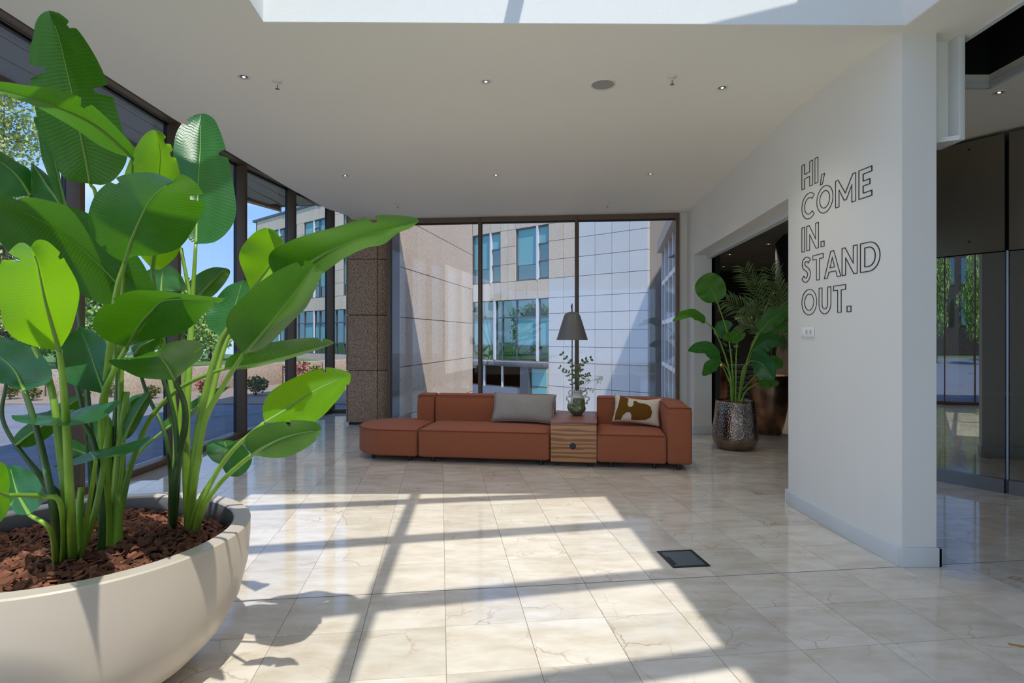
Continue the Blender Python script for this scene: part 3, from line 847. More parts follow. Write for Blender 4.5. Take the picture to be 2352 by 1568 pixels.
tree('maple', at(430, 27), 4.3, 2.0, 'broad pale green tree behind the retaining wall, left of the stone office building', M['tree_leaf'], 3600, 0.10, False, 6)
tree('maple', at(315, 26), 3.6, 1.8, 'low bushy tree between the two taller pale green trees behind the wall', M['tree_leaf'], 3000, 0.10, False, 8)
tree('maple', at(70, 26), 3.9, 2.0, 'leafy tree below the tall poplar at the left edge', M['tree_leaf'], 3000, 0.10, False, 9)
for px_, d_, h_, sd_, lb_ in ((250, 33, 3.7, 12, 'second far tree from the left in the back row behind the retaining wall'), (385, 34, 3.8, 13, 'third far tree from the left in the back row behind the retaining wall'), (482, 36, 3.6, 14, 'far low tree just left of the stone office building'), (140, 32, 3.8, 15, 'leftmost far tree of the back row behind the retaining wall')):
    tree('maple', at(px_, d_), h_, 2.9, lb_, M['tree_leaf'], 3200, 0.13, False, sd_)
# trees along the street west of the building: seen in the reflections of the door drum
for k, (x, y, h, r_, s, lb) in enumerate(((-30, 5.5, 8, 3.6, 21, 'street tree across the drive, farthest from the entrance'), (-29, -1.5, 7.0, 3.3, 22, 'street tree across the drive, next to the flagpole'),
                                  (-34, -8, 9.5, 4.2, 23, 'large street tree in front of the dark brick building'), (-27, -13, 7.5, 3.4, 24, 'street tree beyond the parked van'))):
    tree('street_tree', (x, y, -0.05), h, r_, lb, M['tree_leaf'], 3200, 0.16, False, s, 'street trees across the drive')

def shrub(px, d, h, rad, m, label, seed, n=260):
    t = empty('shrub', at(px, d))
    tag(t, label, 'shrub', 'shrubs in the gravel bed')
    rnd = random.Random(seed)
    blobs = [(rnd.uniform(-.5, .5) * rad, rnd.uniform(-.5, .5) * rad, h * rnd.uniform(.35, .8), rad * .5, h * .28) for _ in range(7)]
    leaf_cloud(n, lambda r: blob(r, blobs), 0.045, seed).build('foliage', m, t)
    st = MB()
    for b in blobs: st.tube([(0, 0, -.02), (b[0] * .5, b[1] * .5, b[2] * .5), b[:3]], [0.012, 0.009, 0.004], 5)
    st.build('stem', M['bark'], t)
shrub(587, 15.0, 0.62, 0.36, M['shrub_leaf'], 'bushy shrub against the retaining wall, right of the second mullion', 31, 520)
shrub(683, 17.6, 0.75, 0.42, M['red_leaf'], 'reddish shrub by the retaining wall, left of the granite column', 32, 420)
shrub(725, 18.2, 0.6, 0.4, M['shrub_leaf'], 'dull green shrub right of the reddish one', 33, 300)
shrub(348, 14.2, 0.32, 0.2, M['shrub_leaf'], 'small yellowish shrub at the edge of the drive', 34, 200)
shrub(22, 14.0, 0.4, 0.3, M['shrub_leaf'], 'small shrub in the bed at the left edge', 35, 220)
shrub(72, 13.7, 0.28, 0.22, M['shrub_leaf'], 'tiny shrub beside the one at the left edge', 36, 160)
shrub(465, 14.6, 0.45, 0.22, M['red_leaf'], 'thin shrub with red tips in front of the retaining wall', 37, 160)
shrub(255, 14.4, 0.5, 0.25, M['shrub_leaf'], 'sparse shrub behind the plant stalks, against the retaining wall', 38, 160)

# ---- canopy soffit over the drive, boarded
so = empty('entrance_canopy', (-4.3, 6, 4.4))
tag(so, 'grey boarded canopy soffit outside above the left glazing', 'canopy')
MB().prism([(-1.45, -12), (0.15, -12), (0.15, 3.2), (0.7, 6.3), (0.15, 7.1), (-0.95, 7.35), (-1.3, 6.1), (-1.42, 1)], 0.03, 0.4).build('slab', M['plastic_dark'], so)
bw = 0.36
sofm = mat('soffit_board', srgb(150, 148, 146), 0.6, rnd=0.04)
for k in range(4):
    xa = 0.10 - k * (bw + 0.012); xb = xa - bw
    s_ = -0.03 * k
    MB().prism([(xb, -12), (xa, -12), (xa, 3.2), (xa + 0.25, 7.0 + s_ * 2), (xb + 0.22, 7.1 + s_ * 2), (xb, 3.2)], 0.0, 0.03).build('board', sofm, so)
MB().prism([(-1.55, -12), (-1.42, -12), (-1.42, 1), (-1.28, 6.2), (-0.95, 7.3), (-1.0, 7.5), (-1.4, 6.4), (-1.54, 1)], -0.05, 0.42).build('fascia', mat('copper_fascia', srgb(176, 138, 118), 0.5), so)

# ---- granite column at the left end of the back window
gc = empty('granite_column', (-2.53, 9.96, 0))
tag(gc, 'brown speckled granite column left of the back window', 'column')
core = [(-0.245, 0.01), (0.245, 0.01), (0.415, 0.13), (0.415, 2.2), (-0.245, 2.2)]
MB().prism(core, 0.0, ROOF).build('core', M['black_frame'], gc)
zj = [0.035, 0.916, 1.86, 2.81, 3.76, 4.74]
for k in range(5):
    z0, z1 = zj[k] + 0.006, zj[k + 1] - 0.006
    MB().prism([(-0.255, 0.0), (0.238, 0.0), (0.238, 0.03), (-0.255, 0.03)], z0, z1).build('granite_panel', M['granite'], gc, bevel=0.004)
    MB().prism([(0.250, 0.0), (0.425, 0.118), (0.41, 0.145), (0.245, 0.03)], z0, z1).build('granite_panel', M['granite'], gc, bevel=0.004)
    MB().prism([(-0.285, -0.002), (-0.262, -0.002), (-0.262, 1.1), (-0.285, 1.1)], z0, z1).build('granite_panel', M['granite'], gc, bevel=0.004)
    MB().prism([(-0.285, 1.11), (-0.262, 1.11), (-0.262, 2.2), (-0.285, 2.2)], z0, z1).build('granite_panel', M['granite'], gc, bevel=0.004)

# ---- granite wing wall of the court
gw = empty('granite_wing_wall', (-2.185, 10.67, 0))
tag(gw, 'beige granite-clad wall running back behind the back window', 'wall')
wd = Vector((0.185, 0.983)).normalized(); wnr = Vector((wd.y, -wd.x))
L_w = 5.85
MB().prism([tuple(wd * -0.4 - wnr * 0.6), tuple(wd * -.4 - wnr * 0.03), tuple(wd * L_w - wnr * 0.03), tuple(wd * L_w - wnr * .6)], -3.2, 8.0).build('core', M['joint'], gw)
cw = [-0.4, 0.62, 1.40, 2.20, 3.05, 3.95, 4.9, L_w]
rows = [-3.2, -1.0, -0.03, 0.916, 1.86, 2.81, 3.76, 4.71, 5.66, 8.0]
for i in range(len(cw) - 1):
    for k in range(len(rows) - 1):
        a, b = cw[i] + 0.004, cw[i + 1] - 0.004
        p = [wd * a - wnr * .03, wd * b - wnr * .03, wd * b, wd * a]
        MB().prism([tuple(q) for q in p], rows[k] + 0.008, rows[k + 1] - 0.008).build('stone_panel', M['stone'], gw)
# end cap
MB().prism([tuple(wd * -0.42), tuple(wd * -0.4), tuple(wd * -0.4 - wnr * 0.6), tuple(wd * -0.42 - wnr * 0.6)], -3.2, 8.0).build('end_slab', M['stone'], gw)

# ---- stone office building across the court
FK = Vector((5.77, 24.9)); fe = Vector((-0.745, 0.667)).normalized(); fn_ = Vector((-fe.y, fe.x)) * 1.0
if fn_.y > 0: fn_ = -fn_
ob = empty('office_building', (FK.x, FK.y, -3.2))
tag(ob, 'pale stone office building with tall windows across the court', 'building')
BH = 14.3
def fp(u, d=0.0): return fe * u + fn_ * d
MB().prism([tuple(fp(0, -.17)), tuple(fp(37, -.17)), tuple(fp(37, -9)), tuple(fp(0.0, -9))], 0, BH).build('core', M['joint_light'], ob)
# window openings as (u0,u1,h0,h1) in building height (ground -3.2)
z_ = lambda h: h + 3.2
PW, PHh = 0.86, 0.82
wins = []
for k in range(6):
    b0 = 5.36 + 5.3 * k
    wins.append((b0, b0 + 2.12, z_(4.3), z_(6.95), 'A'))
    wins.append((b0 + 3.19, b0 + 5.24, z_(4.3), z_(6.95), 'B'))
    wins.append((b0, b0 + 5.24, z_(0.26), z_(3.36), 'C'))
    if k > 2:
        wins.append((b0, b0 + 2.12, z_(8.3), z_(10.0), 'A'))
        wins.append((b0 + 3.19, b0 + 5.24, z_(8.3), z_(10.0), 'B'))
def hit(u0, u1, a, b):
    return any(u0 < w[1] - 0.02 and u1 > w[0] + 0.02 and a < w[3] - 0.02 and b > w[2] + 0.02 for w in wins)
ub = MB().box(-0.5, 0.5, -0.5, 0.5, -0.5, 0.5)
stone_unit = {k: ub.mesh('stone_panel_' + k, M[k]) for k in ('stone', 'stone_glare')}
fa = math.atan2(fe.y, fe.x)
us_ = [i * 0.893 for i in range(7)]
k = 5.36
while k < 36.5:
    for s in (0, 0.706, 1.413, 2.12, 2.655, 3.19, 3.873, 4.557, 5.24):
        us_.append(k + s)
    k += 5.3
us_ = sorted(set(round(x, 3) for x in us_))
hs_ = [0.0, 1.15, 2.3] + [z_(h) for h in (0.26 - 0.02, 1.0, 1.8, 2.6, 3.36, 4.3, 5.2, 6.1, 6.95, 7.6, 8.3, 9.15, 10.0, 11.1)]
npan = 0
rest = MB()
for i in range(len(us_) - 1):
    for j in range(len(hs_) - 1):
        a, b, c, d = us_[i], us_[i + 1], hs_[j], hs_[j + 1]
        if b - a < 0.1 or b > 37 or hit(a, b, c, d): continue
        key = 'stone_glare' if (b < 5.4 and c < z_(3.4)) or b < 4.0 else 'stone'
        if d < z_(0.3) and b < 5.4: key = 'stone_glare'
        ctr = fp((a + b) / 2, -0.03)
        visible = (b < 10.7 and c >= 0.0 and c < z_(8)) or (a > 22.5 and c > 2.9)
        if visible and npan < 290:
            o = link('stone_panel', stone_unit[key], ob, (ctr.x, ctr.y, (c + d) / 2), fa, (b - a - 0.022, 0.08, d - c - 0.022))
            npan += 1
        else:
            p = [fp(a + .01, -.07), fp(b - .01, -.07), fp(b - .01, .01), fp(a + .01, .01)]
            rest.prism([tuple(q) for q in p], c + 0.011, d - 0.011)
tag(rest.build('stone_cladding', M['stone'], ob), kind='stuff')
M['office_glass'] = mat('office_glass', srgb(118, 140, 138), 0.02, metal=1.0)
M['blind'] = mat('window_blind', srgb(126, 182, 186), 0.5, spec=0.3, rnd=0.08)
M['win_frame'] = mat('grey_window_frame', srgb(86, 92, 100), 0.5)
M['silver_post'] = mat('silver_post', srgb(226, 226, 232), 0.35)
M['room_dark'] = mat('office_interior', srgb(38, 52, 40), 0.6, var=(0.8, 0.5), c2=srgb(92, 120, 60))
def pane(u0, u1, h0, h1, m, d=-0.12):
    p = [fp(u0, d - 0.03), fp(u1, d - .03), fp(u1, d), fp(u0, d)]
    return [tuple(q) for q in p], h0, h1, m
for (a, b, c, d, kind) in wins:
    if 10.8 < a and b < 22.5: continue
    wo = empty('window', (0, 0, 0), 0, ob)
    def sub(nm, u0, u1, h0, h1, m, dd=-0.1, t=0.05):
        p = [fp(u0, dd - t), fp(u1, dd - t), fp(u1, dd), fp(u0, dd)]
        MB().prism([tuple(q) for q in p], h0, h1).build(nm, m, wo)
    if kind in 'AB':
        big = (a + 0.72, b) if kind == 'A' else (a + .75, b)
        small = (a, a + 0.66)
        sub('pane', big[0] + .06, big[1] - .05, c + .30 * (d - c), d - .06, M['blind'])
        sub('pane', big[0] + .06, big[1] - .05, c + .06, c + .29 * (d - c), M['office_glass'])
        for q in range(3):
            h0 = c + .05 + (d - c - .1) * q / 3; h1 = c + .05 + (d - c - .1) * (q + 1) / 3
            sub('pane', small[0] + .05, small[1] - .03, h0 + .04, h1 - .02, M['blind'] if q == 2 else M['office_glass'])
            sub('rail', small[0], small[1], h0 - .03, h0 + .03, M['win_frame'], -0.04, .1)
        sub('rail', a, b, d - .06, d, M['win_frame'], -.03, .12)
        sub('rail', a, b, c, c + .06, M['win_frame'], -.03, .12)
        for u in (a + .03, b - .03): sub('stile', u - .03, u + .03, c, d, M['win_frame'], -.03, .12)
        sub('post', a + .66, a + .76, c, d, M['silver_post'], 0.03, .16)
    else:
        xs = [a, a + .64, a + .78, a + 2.12, a + 3.10, a + 3.55, a + 3.70, b]
        hs2 = [c, c + .75, c + 2.2, d]
        for q in range(len(xs) - 1):
            for r2 in range(3):
                mm_ = M['blind'] if (q in (2, 6) and r2 == 1) or (q == 0 and r2 == 1) else M['office_glass']
                if xs[q + 1] - xs[q] < 0.2: continue
                sub('pane', xs[q] + .04, xs[q + 1] - .04, hs2[r2] + .04, hs2[r2 + 1] - .04, mm_)
        for h in hs2: sub('rail', a, b, h - .035, h + .035, M['win_frame'], -.04, .1)
        for u in xs: sub('stile', u - .035, u + .035, c, d, M['win_frame'], -.04, .1)
        for u in (a + .71, a + 3.62): sub('post', u - .06, u + .06, c, d, M['silver_post'], 0.03, .16)
# ground floor bay below the big windows
MB().prism([tuple(fp(5.36, 0.0)), tuple(fp(12, 0)), tuple(fp(12, .35)), tuple(fp(5.36, .35))], z_(-0.02), z_(0.2)).build('bay_cornice', M['win_frame'], ob, bevel=0.03)
MB().prism([tuple(fp(6.9, 0.0)), tuple(fp(12, 0)), tuple(fp(12, .2)), tuple(fp(6.9, .2))], 0.0, z_(-1.12)).build('bay_apron', mat('slate_panel', srgb(128, 134, 150), 0.5), ob)
for u in (7.0, 8.3, 9.6, 10.9):
    MB().prism([tuple(fp(u + .05, 0.02)), tuple(fp(u + 1.25, .02)), tuple(fp(u + 1.25, .1)), tuple(fp(u + .05, .1))], z_(-1.05), z_(-0.06)).build('bay_pane', M['office_glass'], ob)
    MB().prism([tuple(fp(u - .04, 0.02)), tuple(fp(u + .05, .02)), tuple(fp(u + .05, .16)), tuple(fp(u - .04, .16))], z_(-1.12), z_(-0.02)).build('bay_post', M['silver_post'], ob)
MB().prism([tuple(fp(6.4, 0.02)), tuple(fp(6.95, .02)), tuple(fp(6.95, .3)), tuple(fp(6.4, .3))], 0.0, z_(-0.02)).build('bay_pier', M['win_frame'], ob)
for h0, h1 in ((-0.95, -0.1), (-1.9, -1.02)):
    MB().prism([tuple(fp(5.42, 0.02)), tuple(fp(6.35, .02)), tuple(fp(6.35, .1)), tuple(fp(5.42, .1))], z_(h0), z_(h1)).build('door_pane', M['blind'], ob)
# parapet and the return of the facade round the corner
MB().prism([tuple(fp(-.1, .08)), tuple(fp(37.1, .08)), tuple(fp(37.1, -.4)), tuple(fp(-.1, -.4))], BH, BH + 0.18).build('parapet', M['win_frame'], ob)
rt = Vector((0.62, 0.78)).normalized(); rn = Vector((rt.y, -rt.x))
for i in range(3):
    for j in range(len(hs_) - 1):
        p = [rt * (i * .9 + .01), rt * (i * .9 + .89), rt * (i * .9 + .89) - rn * -.0 + Vector((-.06, .06)), rt * (i * .9 + .01) + Vector((-.06, .06))]
        MB().prism([tuple(q) for q in p], hs_[j] + .01, hs_[j + 1] - .01).build('stone_panel', M['stone_glare'], ob)

# ---- glazed wing close by on the right of the court
gx = empty('glazed_wing', (3.25, 9.95, -3.2))
tag(gx, 'white-framed glazed wing seen edge-on at the right of the back window', 'building')
ga, gb = Vector((0.02, 0.1)), Vector((1.55, 8.6))
gt = (gb - ga).normalized(); gn = Vector((-gt.y, gt.x))
lenw = (gb - ga).length
MB().prism([tuple(ga - gn * .2), tuple(gb - gn * .2), tuple(gb - gn * .6), tuple(ga - gn * .28)], 0.0, 7.5).build('core', M['dark_room'], gx)
for h in (z_(-1.2), z_(0.65), z_(1.93), z_(3.15)):
    MB().bar(ga, gb, 0.12, 0.12, h - .06).build('transom', M['silver_post'], gx)
nm = 7
for k in range(nm + 1):
    p = ga + gt * (lenw * k / nm)
    MB().bar(p - gt * .05, p + gt * .05, 0.14, 7.4, 0).build('mullion', M['silver_post'], gx)
for k in range(nm):
    p, q = ga + gt * (lenw * k / nm + .06), ga + gt * (lenw * (k + 1) / nm - .06)
    for h0, h1 in ((z_(-3.1), z_(-1.26)), (z_(-1.14), z_(.59)), (z_(.71), z_(1.87)), (z_(1.99), z_(3.09)), (z_(3.21), z_(4.1))):
        MB().bar(p, q, 0.03, h1 - h0, h0).build('pane', M['office_glass'], gx)
MB().bar(ga - gt * .1, gb + gt * .2, 0.4, 0.35, 7.35).build('eaves', mat('pinkish_eaves', srgb(176, 160, 150), 0.7), gx)
# unseen taller block, added on the east side to shade part of the facade
tb = empty('shade_block', (8.19, 19.93, -3.2))
tag(tb, 'unseen stone block added beside the court to shade the office facade', kind='structure')
td = Vector((0.334, 0.912)).normalized(); tn = Vector((td.y, -td.x))
q = [td * -6, td * 9, td * 9 + tn * 9, td * -6 + tn * 9]
MB().prism([tuple(x) for x in q], 0, 16.0).build('body', M['stone'], tb)
for k in range(4):
    for j in range(5):
        a, b = td * (-5 + j * 2.8) - tn * .06, td * (-3.4 + j * 2.8) - tn * .06
        MB().bar(a, b, 0.1, 2.1, 1.5 + k * 3.6).build('window', M['office_glass'], tb)

# ---- across the drive: brick building, flag and van (mirrored in the door drum)
br = empty('brick_building', (-52, -4, -0.1))
tag(br, 'dark brick building across the street, mirrored in the door drum', 'building')
MB().box(-6, 6, -16, 14, 0, 9.0).build('body', mat('dark_brick', srgb(84, 72, 66), 0.9, var=(2, .2)), br)
for k in range(2):
    for j in range(9):
        MB().box(5.98, 6.06, -15 + j * 3.2, -13.6 + j * 3.2, 2.5 + k * 3.2, 4.6 + k * 3.2).build('window', M['office_glass'], br)
MB().box(-6.1, 6.1, -16.1, 14.1, 9.0, 9.25).build('parapet', M['win_frame'], br)
fg = empty('flagpole', (-17, -1.4, -0.03))
tag(fg, 'dark flagpole with a red and white pennant by the drive', 'flag')
MB().tube([(0, 0, 0), (0, 0, 5.6)], [0.05, 0.03], 10).build('pole', M['plastic_dark'], fg)
MB().add([(0, 0.0, 5.5), (0, 0.06, 4.2), (0.0, 0.9, 4.05), (0, 0.55, 4.75), (.02, 0, 5.5), (.02, .06, 4.2), (.02, .9, 4.05), (.02, .55, 4.75)],
         [(0, 1, 2, 3), (7, 6, 5, 4), (0, 3, 7, 4), (3, 2, 6, 7), (2, 1, 5, 6), (1, 0, 4, 5)]).build('pennant', mat('red_pennant', srgb(190, 60, 50), 0.8), fg)
MB().add([(-.01, 0.18, 4.65), (-.01, 0.2, 4.4), (-.01, 0.45, 4.4), (-.01, .38, 4.7), (.03, 0.18, 4.65), (.03, 0.2, 4.4), (.03, 0.45, 4.4), (.03, .38, 4.7)],
         [(0, 1, 2, 3), (7, 6, 5, 4), (0, 3, 7, 4), (3, 2, 6, 7), (2, 1, 5, 6), (1, 0, 4, 5)]).build('emblem', M['plastic_white'], fg)
vn = empty('van', (-20, -5.6, -0.03), R(90))
tag(vn, 'white and teal delivery van parked across the drive', 'van')
vb = MB()
prof = [(-2.6, .35), (2.1, .35), (2.35, .8), (2.1, 1.15), (1.55, 2.05), (1.2, 2.25), (-2.6, 2.25)]
def side_prism(prof, y0, y1):
    n = len(prof)
    vs = [(x, y0, z) for x, z in prof] + [(x, y1, z) for x, z in prof]
    fs = [tuple(range(n)), tuple(range(n, 2 * n))[::-1]] + [(i, i + n, (i + 1) % n + n, (i + 1) % n) for i in range(n)]
    return MB().add(vs, fs)
side_prism(prof, -0.95, 0.95).build('body', M['plastic_white'], vn, bevel=0.06)
MB().box(-2.62, 0.2, -0.965, 0.965, 0.5, 2.0).build('side_panel', mat('teal_livery', srgb(20, 140, 128), 0.4), vn)
MB().box(0.7, 1.5, -0.97, 0.97, 1.3, 1.9).build('window', M['office_glass'], vn)
for x in (-1.7, 1.55):
    for y in (-0.9, 0.9):
        MB().tube([(x, y - .1, .34), (x, y + .1, .34)], 0.34, 20).build('wheel', M['plastic_black'], vn)

# ================================================================== FURNITURE
SA = R(-8.26)
S0 = Vector((-1.128, 6.977))
sx = Vector((math.cos(SA), math.sin(SA))); sy = Vector((-math.sin(SA), math.cos(SA)))
def SP(u, v, z=0.0):
    p = S0 + sx * u + sy * v
    return (p.x, p.y, z)
def crowned(poly, z0, z1, crown=0.02, inset=0.05, name='seat', m=None, parent=None, bev=0.034, rot=None):
    """upholstered block: straight sides, softly domed top"""
    n = len(poly)
    cx = sum(p[0] for p in poly) / n; cy = sum(p[1] for p in poly) / n
    rings = [(1.0, z0), (1.0, z1)]
    mb = MB()
    vs = [(p[0], p[1], z0) for p in poly] + [(p[0], p[1], z1) for p in poly]
    fs = [tuple(range(n))[::-1]] + [(i, (i + 1) % n, (i + 1) % n + n, i + n) for i in range(n)]
    base = n
    for f, dz in ((0.82, crown * .65), (0.5, crown * .95), (0.2, crown)):
        o = len(vs)
        vs += [(cx + (p[0] - cx) * f, cy + (p[1] - cy) * f, z1 + dz) for p in poly]
        fs += [(base + i, base + (i + 1) % n, o + (i + 1) % n, o + i) for i in range(n)]
        base = o
    fs.append(tuple(base + i for i in range(n)))
    mb.add(vs, fs)
    return mb.build(name, m, parent, bevel=bev, seg=3)
def refine(poly, step=0.12):
    out = []
    for i in range(len(poly)):
        a, b = Vector(poly[i]), Vector(poly[(i + 1) % len(poly)])
        k = max(1, int((b - a).length / step))
        out += [tuple(a.lerp(b, j / k)) for j in range(k)]
    return out
def piping(pts, parent, r=0.006):
    return MB().tube(pts, r, 6).build('piping', M['rust_piping'], parent, smooth=True)
def legs(parent, spots):
    for (x, y) in spots:
        MB().tube([(x, y, 0.0), (x, y, 0.085)], 0.022, 12).build('leg', M['plastic_black'], parent)

SEAT, SB, BK, DEP = 0.385, 0.065, 0.735, 1.02
s1 = empty('sofa', SP(0, 0), SA)
tag(s1, 'long rust-orange sofa with a low rounded chaise end, left of the walnut table', 'sofa')
# long seat
crowned(refine([(0.006, 0), (1.575, 0), (1.575, 0.76), (0.006, 0.76)]), SB, SEAT, 0.03, name='seat_cushion', m=M['rust'], parent=s1)
# rounded chaise
ch = [(-0.006, 0.0), (-0.42, 0.0)]
for k in range(1, 15):
    a = -math.pi / 2 - k * math.pi / 15
    ch.append((-0.42 + 0.47 * math.cos(a), 0.51 + 0.51 * math.sin(a)))
ch += [(-0.42, 1.02), (-0.006, 1.02)]
crowned(ch, SB, SEAT - 0.005, 0.02, name='chaise', m=M['rust'], parent=s1)
pp = [(p[0], p[1], SEAT - 0.008) for p in ch[:17]]
off_ = []
for p in pp:
    off_.append((p[0] * 1.003, p[1] - .002 if p[1] < .5 else p[1] + .002, p[2]))
piping(off_, s1)
piping([(0.01, -0.003, SEAT - 0.003), (1.57, -0.003, SEAT - .003)], s1)
piping([(0.0, 0.0, SEAT + .003), (0.0, 0.4, SEAT + .012), (0.0, 0.74, SEAT + .006)], s1, 0.005)
# backrests, leaning in a little toward the top
def back(x0, x1, parent, name='backrest', y0=0.74, y1=1.02, h=BK):
    mb = MB()
    n = 10
    vs = []; 
    prof = [(y0 + 0.0, SEAT - .12), (y0 - 0.008, 0.55), (y0 + .012, h - .02), (y0 + 0.10, h + .006), (y1 - .06, h + .004), (y1, h - .03), (y1, SB)]
    m = len(prof)
    for i in range(n + 1):
        x = x0 + (x1 - x0) * i / n
        vs += [(x, y, z) for y, z in prof]
    fs = [(i * m + j, (i + 1) * m + j, (i + 1) * m + (j + 1) % m, i * m + (j + 1) % m) for i in range(n) for j in range(m)]
    fs += [tuple(range(m)), tuple(n * m + j for j in range(m))[::-1]]
    o = mb.add(vs, fs).build(name, M['rust'], parent, bevel=0.042, seg=4)
    return o
back(0.004, 1.58, s1)
back(-0.235, -0.004, s1, 'side_bolster', 0.74, 1.02)
piping([(0.02, 0.752, BK - .012), (1.56, 0.752, BK - .012)], s1)
piping([(-0.22, 0.752, BK - .012), (-0.01, 0.752, BK - .012)], s1)
legs(s1, [(-0.62, 0.18), (-0.12, 0.1), (0.17, 0.1), (1.47, 0.1), (-0.6, .85), (-0.1, 0.93), (0.2, 0.93), (1.47, 0.93)])

# walnut table block between the seats
t1 = empty('side_table', SP(1.588, 0), SA)
tag(t1, 'square walnut veneer side table built in between the two rust seats', 'table')
TW = 0.5225
MB().box(0, TW, 0.0, DEP, 0.06, 0.497).build('body', M['walnut_front'], t1, bevel=0.002)
MB().box(-0.001, TW + 0.001, -0.002, DEP, 0.498, 0.517).build('table_top', M['walnut_top'], t1, bevel=0.002)
so_ = MB().tube([(0.255, -0.008, 0.245), (0.255, 0.004, 0.245)], 0.036, 28).build('power_socket', M['plastic_black'], t1, bevel=0.003)
MB().tube([(0.255, -0.0095, 0.245), (0.255, -0.004, 0.245)], 0.022, 24).build('socket_face', M['plastic_dark'], so_)
for dx in (-0.009, 0.009):
    MB().tube([(0.255 + dx, -0.0105, 0.245), (0.255 + dx, -0.006, 0.245)], 0.003, 8).build('pin_hole', M['black'], so_)
for x in (0.07, TW - .07):
    for y in (0.1, .92): MB().tube([(x, y, 0), (x, y, 0.06)], 0.02, 10).build('leg', M['plastic_black'], t1)

# corner seat on the right
s2 = empty('corner_seat', SP(2.112, 0), SA)
tag(s2, 'rust-orange corner seat with one tall arm, right of the walnut table', 'sofa')
SW = 0.78; AW = 0.275
crowned(refine([(0.0, 0), (SW, 0), (SW, 0.76), (0, .76)]), SB, SEAT, 0.028, name='seat_cushion', m=M['rust'], parent=s2)
# L-shaped back and arm in one upholstered shell, rounded at the rear corner
def shell():
    inner = [(0.0, 0.74), (SW - 0.22, 0.74), (SW - 0.10, 0.71), (SW - 0.03, 0.63), (SW + 0.005, 0.50), (SW + .005, 0.0)]
    outer = [(0.0, 1.02), (SW - 0.02, 1.02), (SW + 0.13, 0.985), (SW + 0.235, 0.89), (SW + AW, 0.72), (SW + AW, 0.0)]
    n = len(inner)
    I = [inner[i] for i in range(n)]; O = [outer[i] for i in range(n)]
    lv = [(SB, 0.0), (BK - 0.02, 0.0), (BK + .002, 0.35), (BK + .006, 0.5), (BK + .002, .65), (BK - .02, 1.0), (SB, 1.0)]
    vs = []
    for i in range(n):
        hdrop = -0.02 * (i / (n - 1))
        for z, f in lv:
            p = Vector(I[i]).lerp(Vector(O[i]), f)
            zz = z + (hdrop if z > .5 else 0)
            vs.append((p.x, p.y, zz))
    m = len(lv)
    fs = [(i * m + j, i * m + (j + 1) % m, (i + 1) * m + (j + 1) % m, (i + 1) * m + j) for i in range(n - 1) for j in range(m)]
    fs += [tuple(range(m))[::-1], tuple((n - 1) * m + j for j in range(m))]
    return MB().add(vs, fs), inner, outer
sh, inn, outr = shell()
sh.build('back_and_arm', M['rust'], s2, bevel=0.034, seg=4)
piping([(x, y - .003, BK - .016 - .02 * k / 5) for k, (x, y) in enumerate(inn)], s2)
piping([(0.008, -0.003, SEAT - .003), (SW - .008, -0.003, SEAT - .003)], s2)
piping([(SW + .012, -0.002, BK - .036), (SW + AW - .012, -0.002, BK - .036)], s2)
legs(s2, [(0.16, 0.1), (SW - .13, 0.1), (SW + AW - .14, 0.06), (0.15, .93), (SW + .1, .85)])

# ---- cushions
def cushion_mesh(w, h, t, sag=0.0, n=22, seed=3, pin=0.06):
    rnd = random.Random(seed)
    vs = []; fs = []
    def f(a, b, s):
        e = max(0.0, (1 - abs(a) ** 2.6)) ** .5 * max(0.0, (1 - abs(b) ** 2.6)) ** .5
        x = a * w / 2 * (1 - pin * (1 - b * b)) ; z = b * h / 2 * (1 - pin * 1.3 * (1 - a * a))
        z -= sag * (1 - a * a) * (1 if b > 0 else 0) * abs(b)
        y = s * t / 2 * e * (1 + .06 * math.sin(7 * a + 3 * b + seed))
        return (x, y, z)
    for s in (-1, 1):
        o = len(vs)
        for i in range(n + 1):
            for j in range(n + 1):
                vs.append(f(-1 + 2 * i / n, -1 + 2 * j / n, s))
        for i in range(n):
            for j in range(n):
                q = (o + i * (n + 1) + j, o + (i + 1) * (n + 1) + j, o + (i + 1) * (n + 1) + j + 1, o + i * (n + 1) + j + 1)
                fs.append(q if s < 0 else q[::-1])
    return vs, fs, f
def weld(o):
    bm = bmesh.new(); bm.from_mesh(o.data)
    bmesh.ops.remove_doubles(bm, verts=bm.verts, dist=0.0006)
    bm.to_mesh(o.data); bm.free()
    o.data.polygons.foreach_set('use_smooth', [True] * len(o.data.polygons))
def place_cushion(root, u, v, z, yaw, lean, tilt):
    root.location = SP(u, v, z)
    root.rotation_mode = 'XYZ'
    root.rotation_euler = (R(-lean), R(tilt), SA + R(yaw))
c1 = empty('cushion')
vs, fs, ff = cushion_mesh(0.80, 0.37, 0.16, seed=2)
o = MB().add(vs, fs).build('cover', M['knit'], c1); weld(o)
MB().tube([ff(-1 + 2 * k / 20, -1, 0) for k in range(21)] + [ff(1, -1 + 2 * k / 12, 0) for k in range(13)] + [ff(1 - 2 * k / 20, 1, 0) for k in range(21)] + [ff(-1, 1 - 2 * k / 12, 0) for k in range(13)], 0.005, 6).build('seam', M['knit'], c1, smooth=True)
tag(c1, 'long grey knitted cushion leaning on the back of the long rust sofa', 'cushion')
place_cushion(c1, 1.205, 0.60, SEAT + 0.215, -1, 22, 1.5)
c2 = empty('cushion')
vs, fs, ff2 = cushion_mesh(0.585, 0.37, 0.17, sag=0.03, seed=5, pin=0.09)
o = MB().add(vs, fs).build('cover', M['cream_linen'], c2); weld(o)
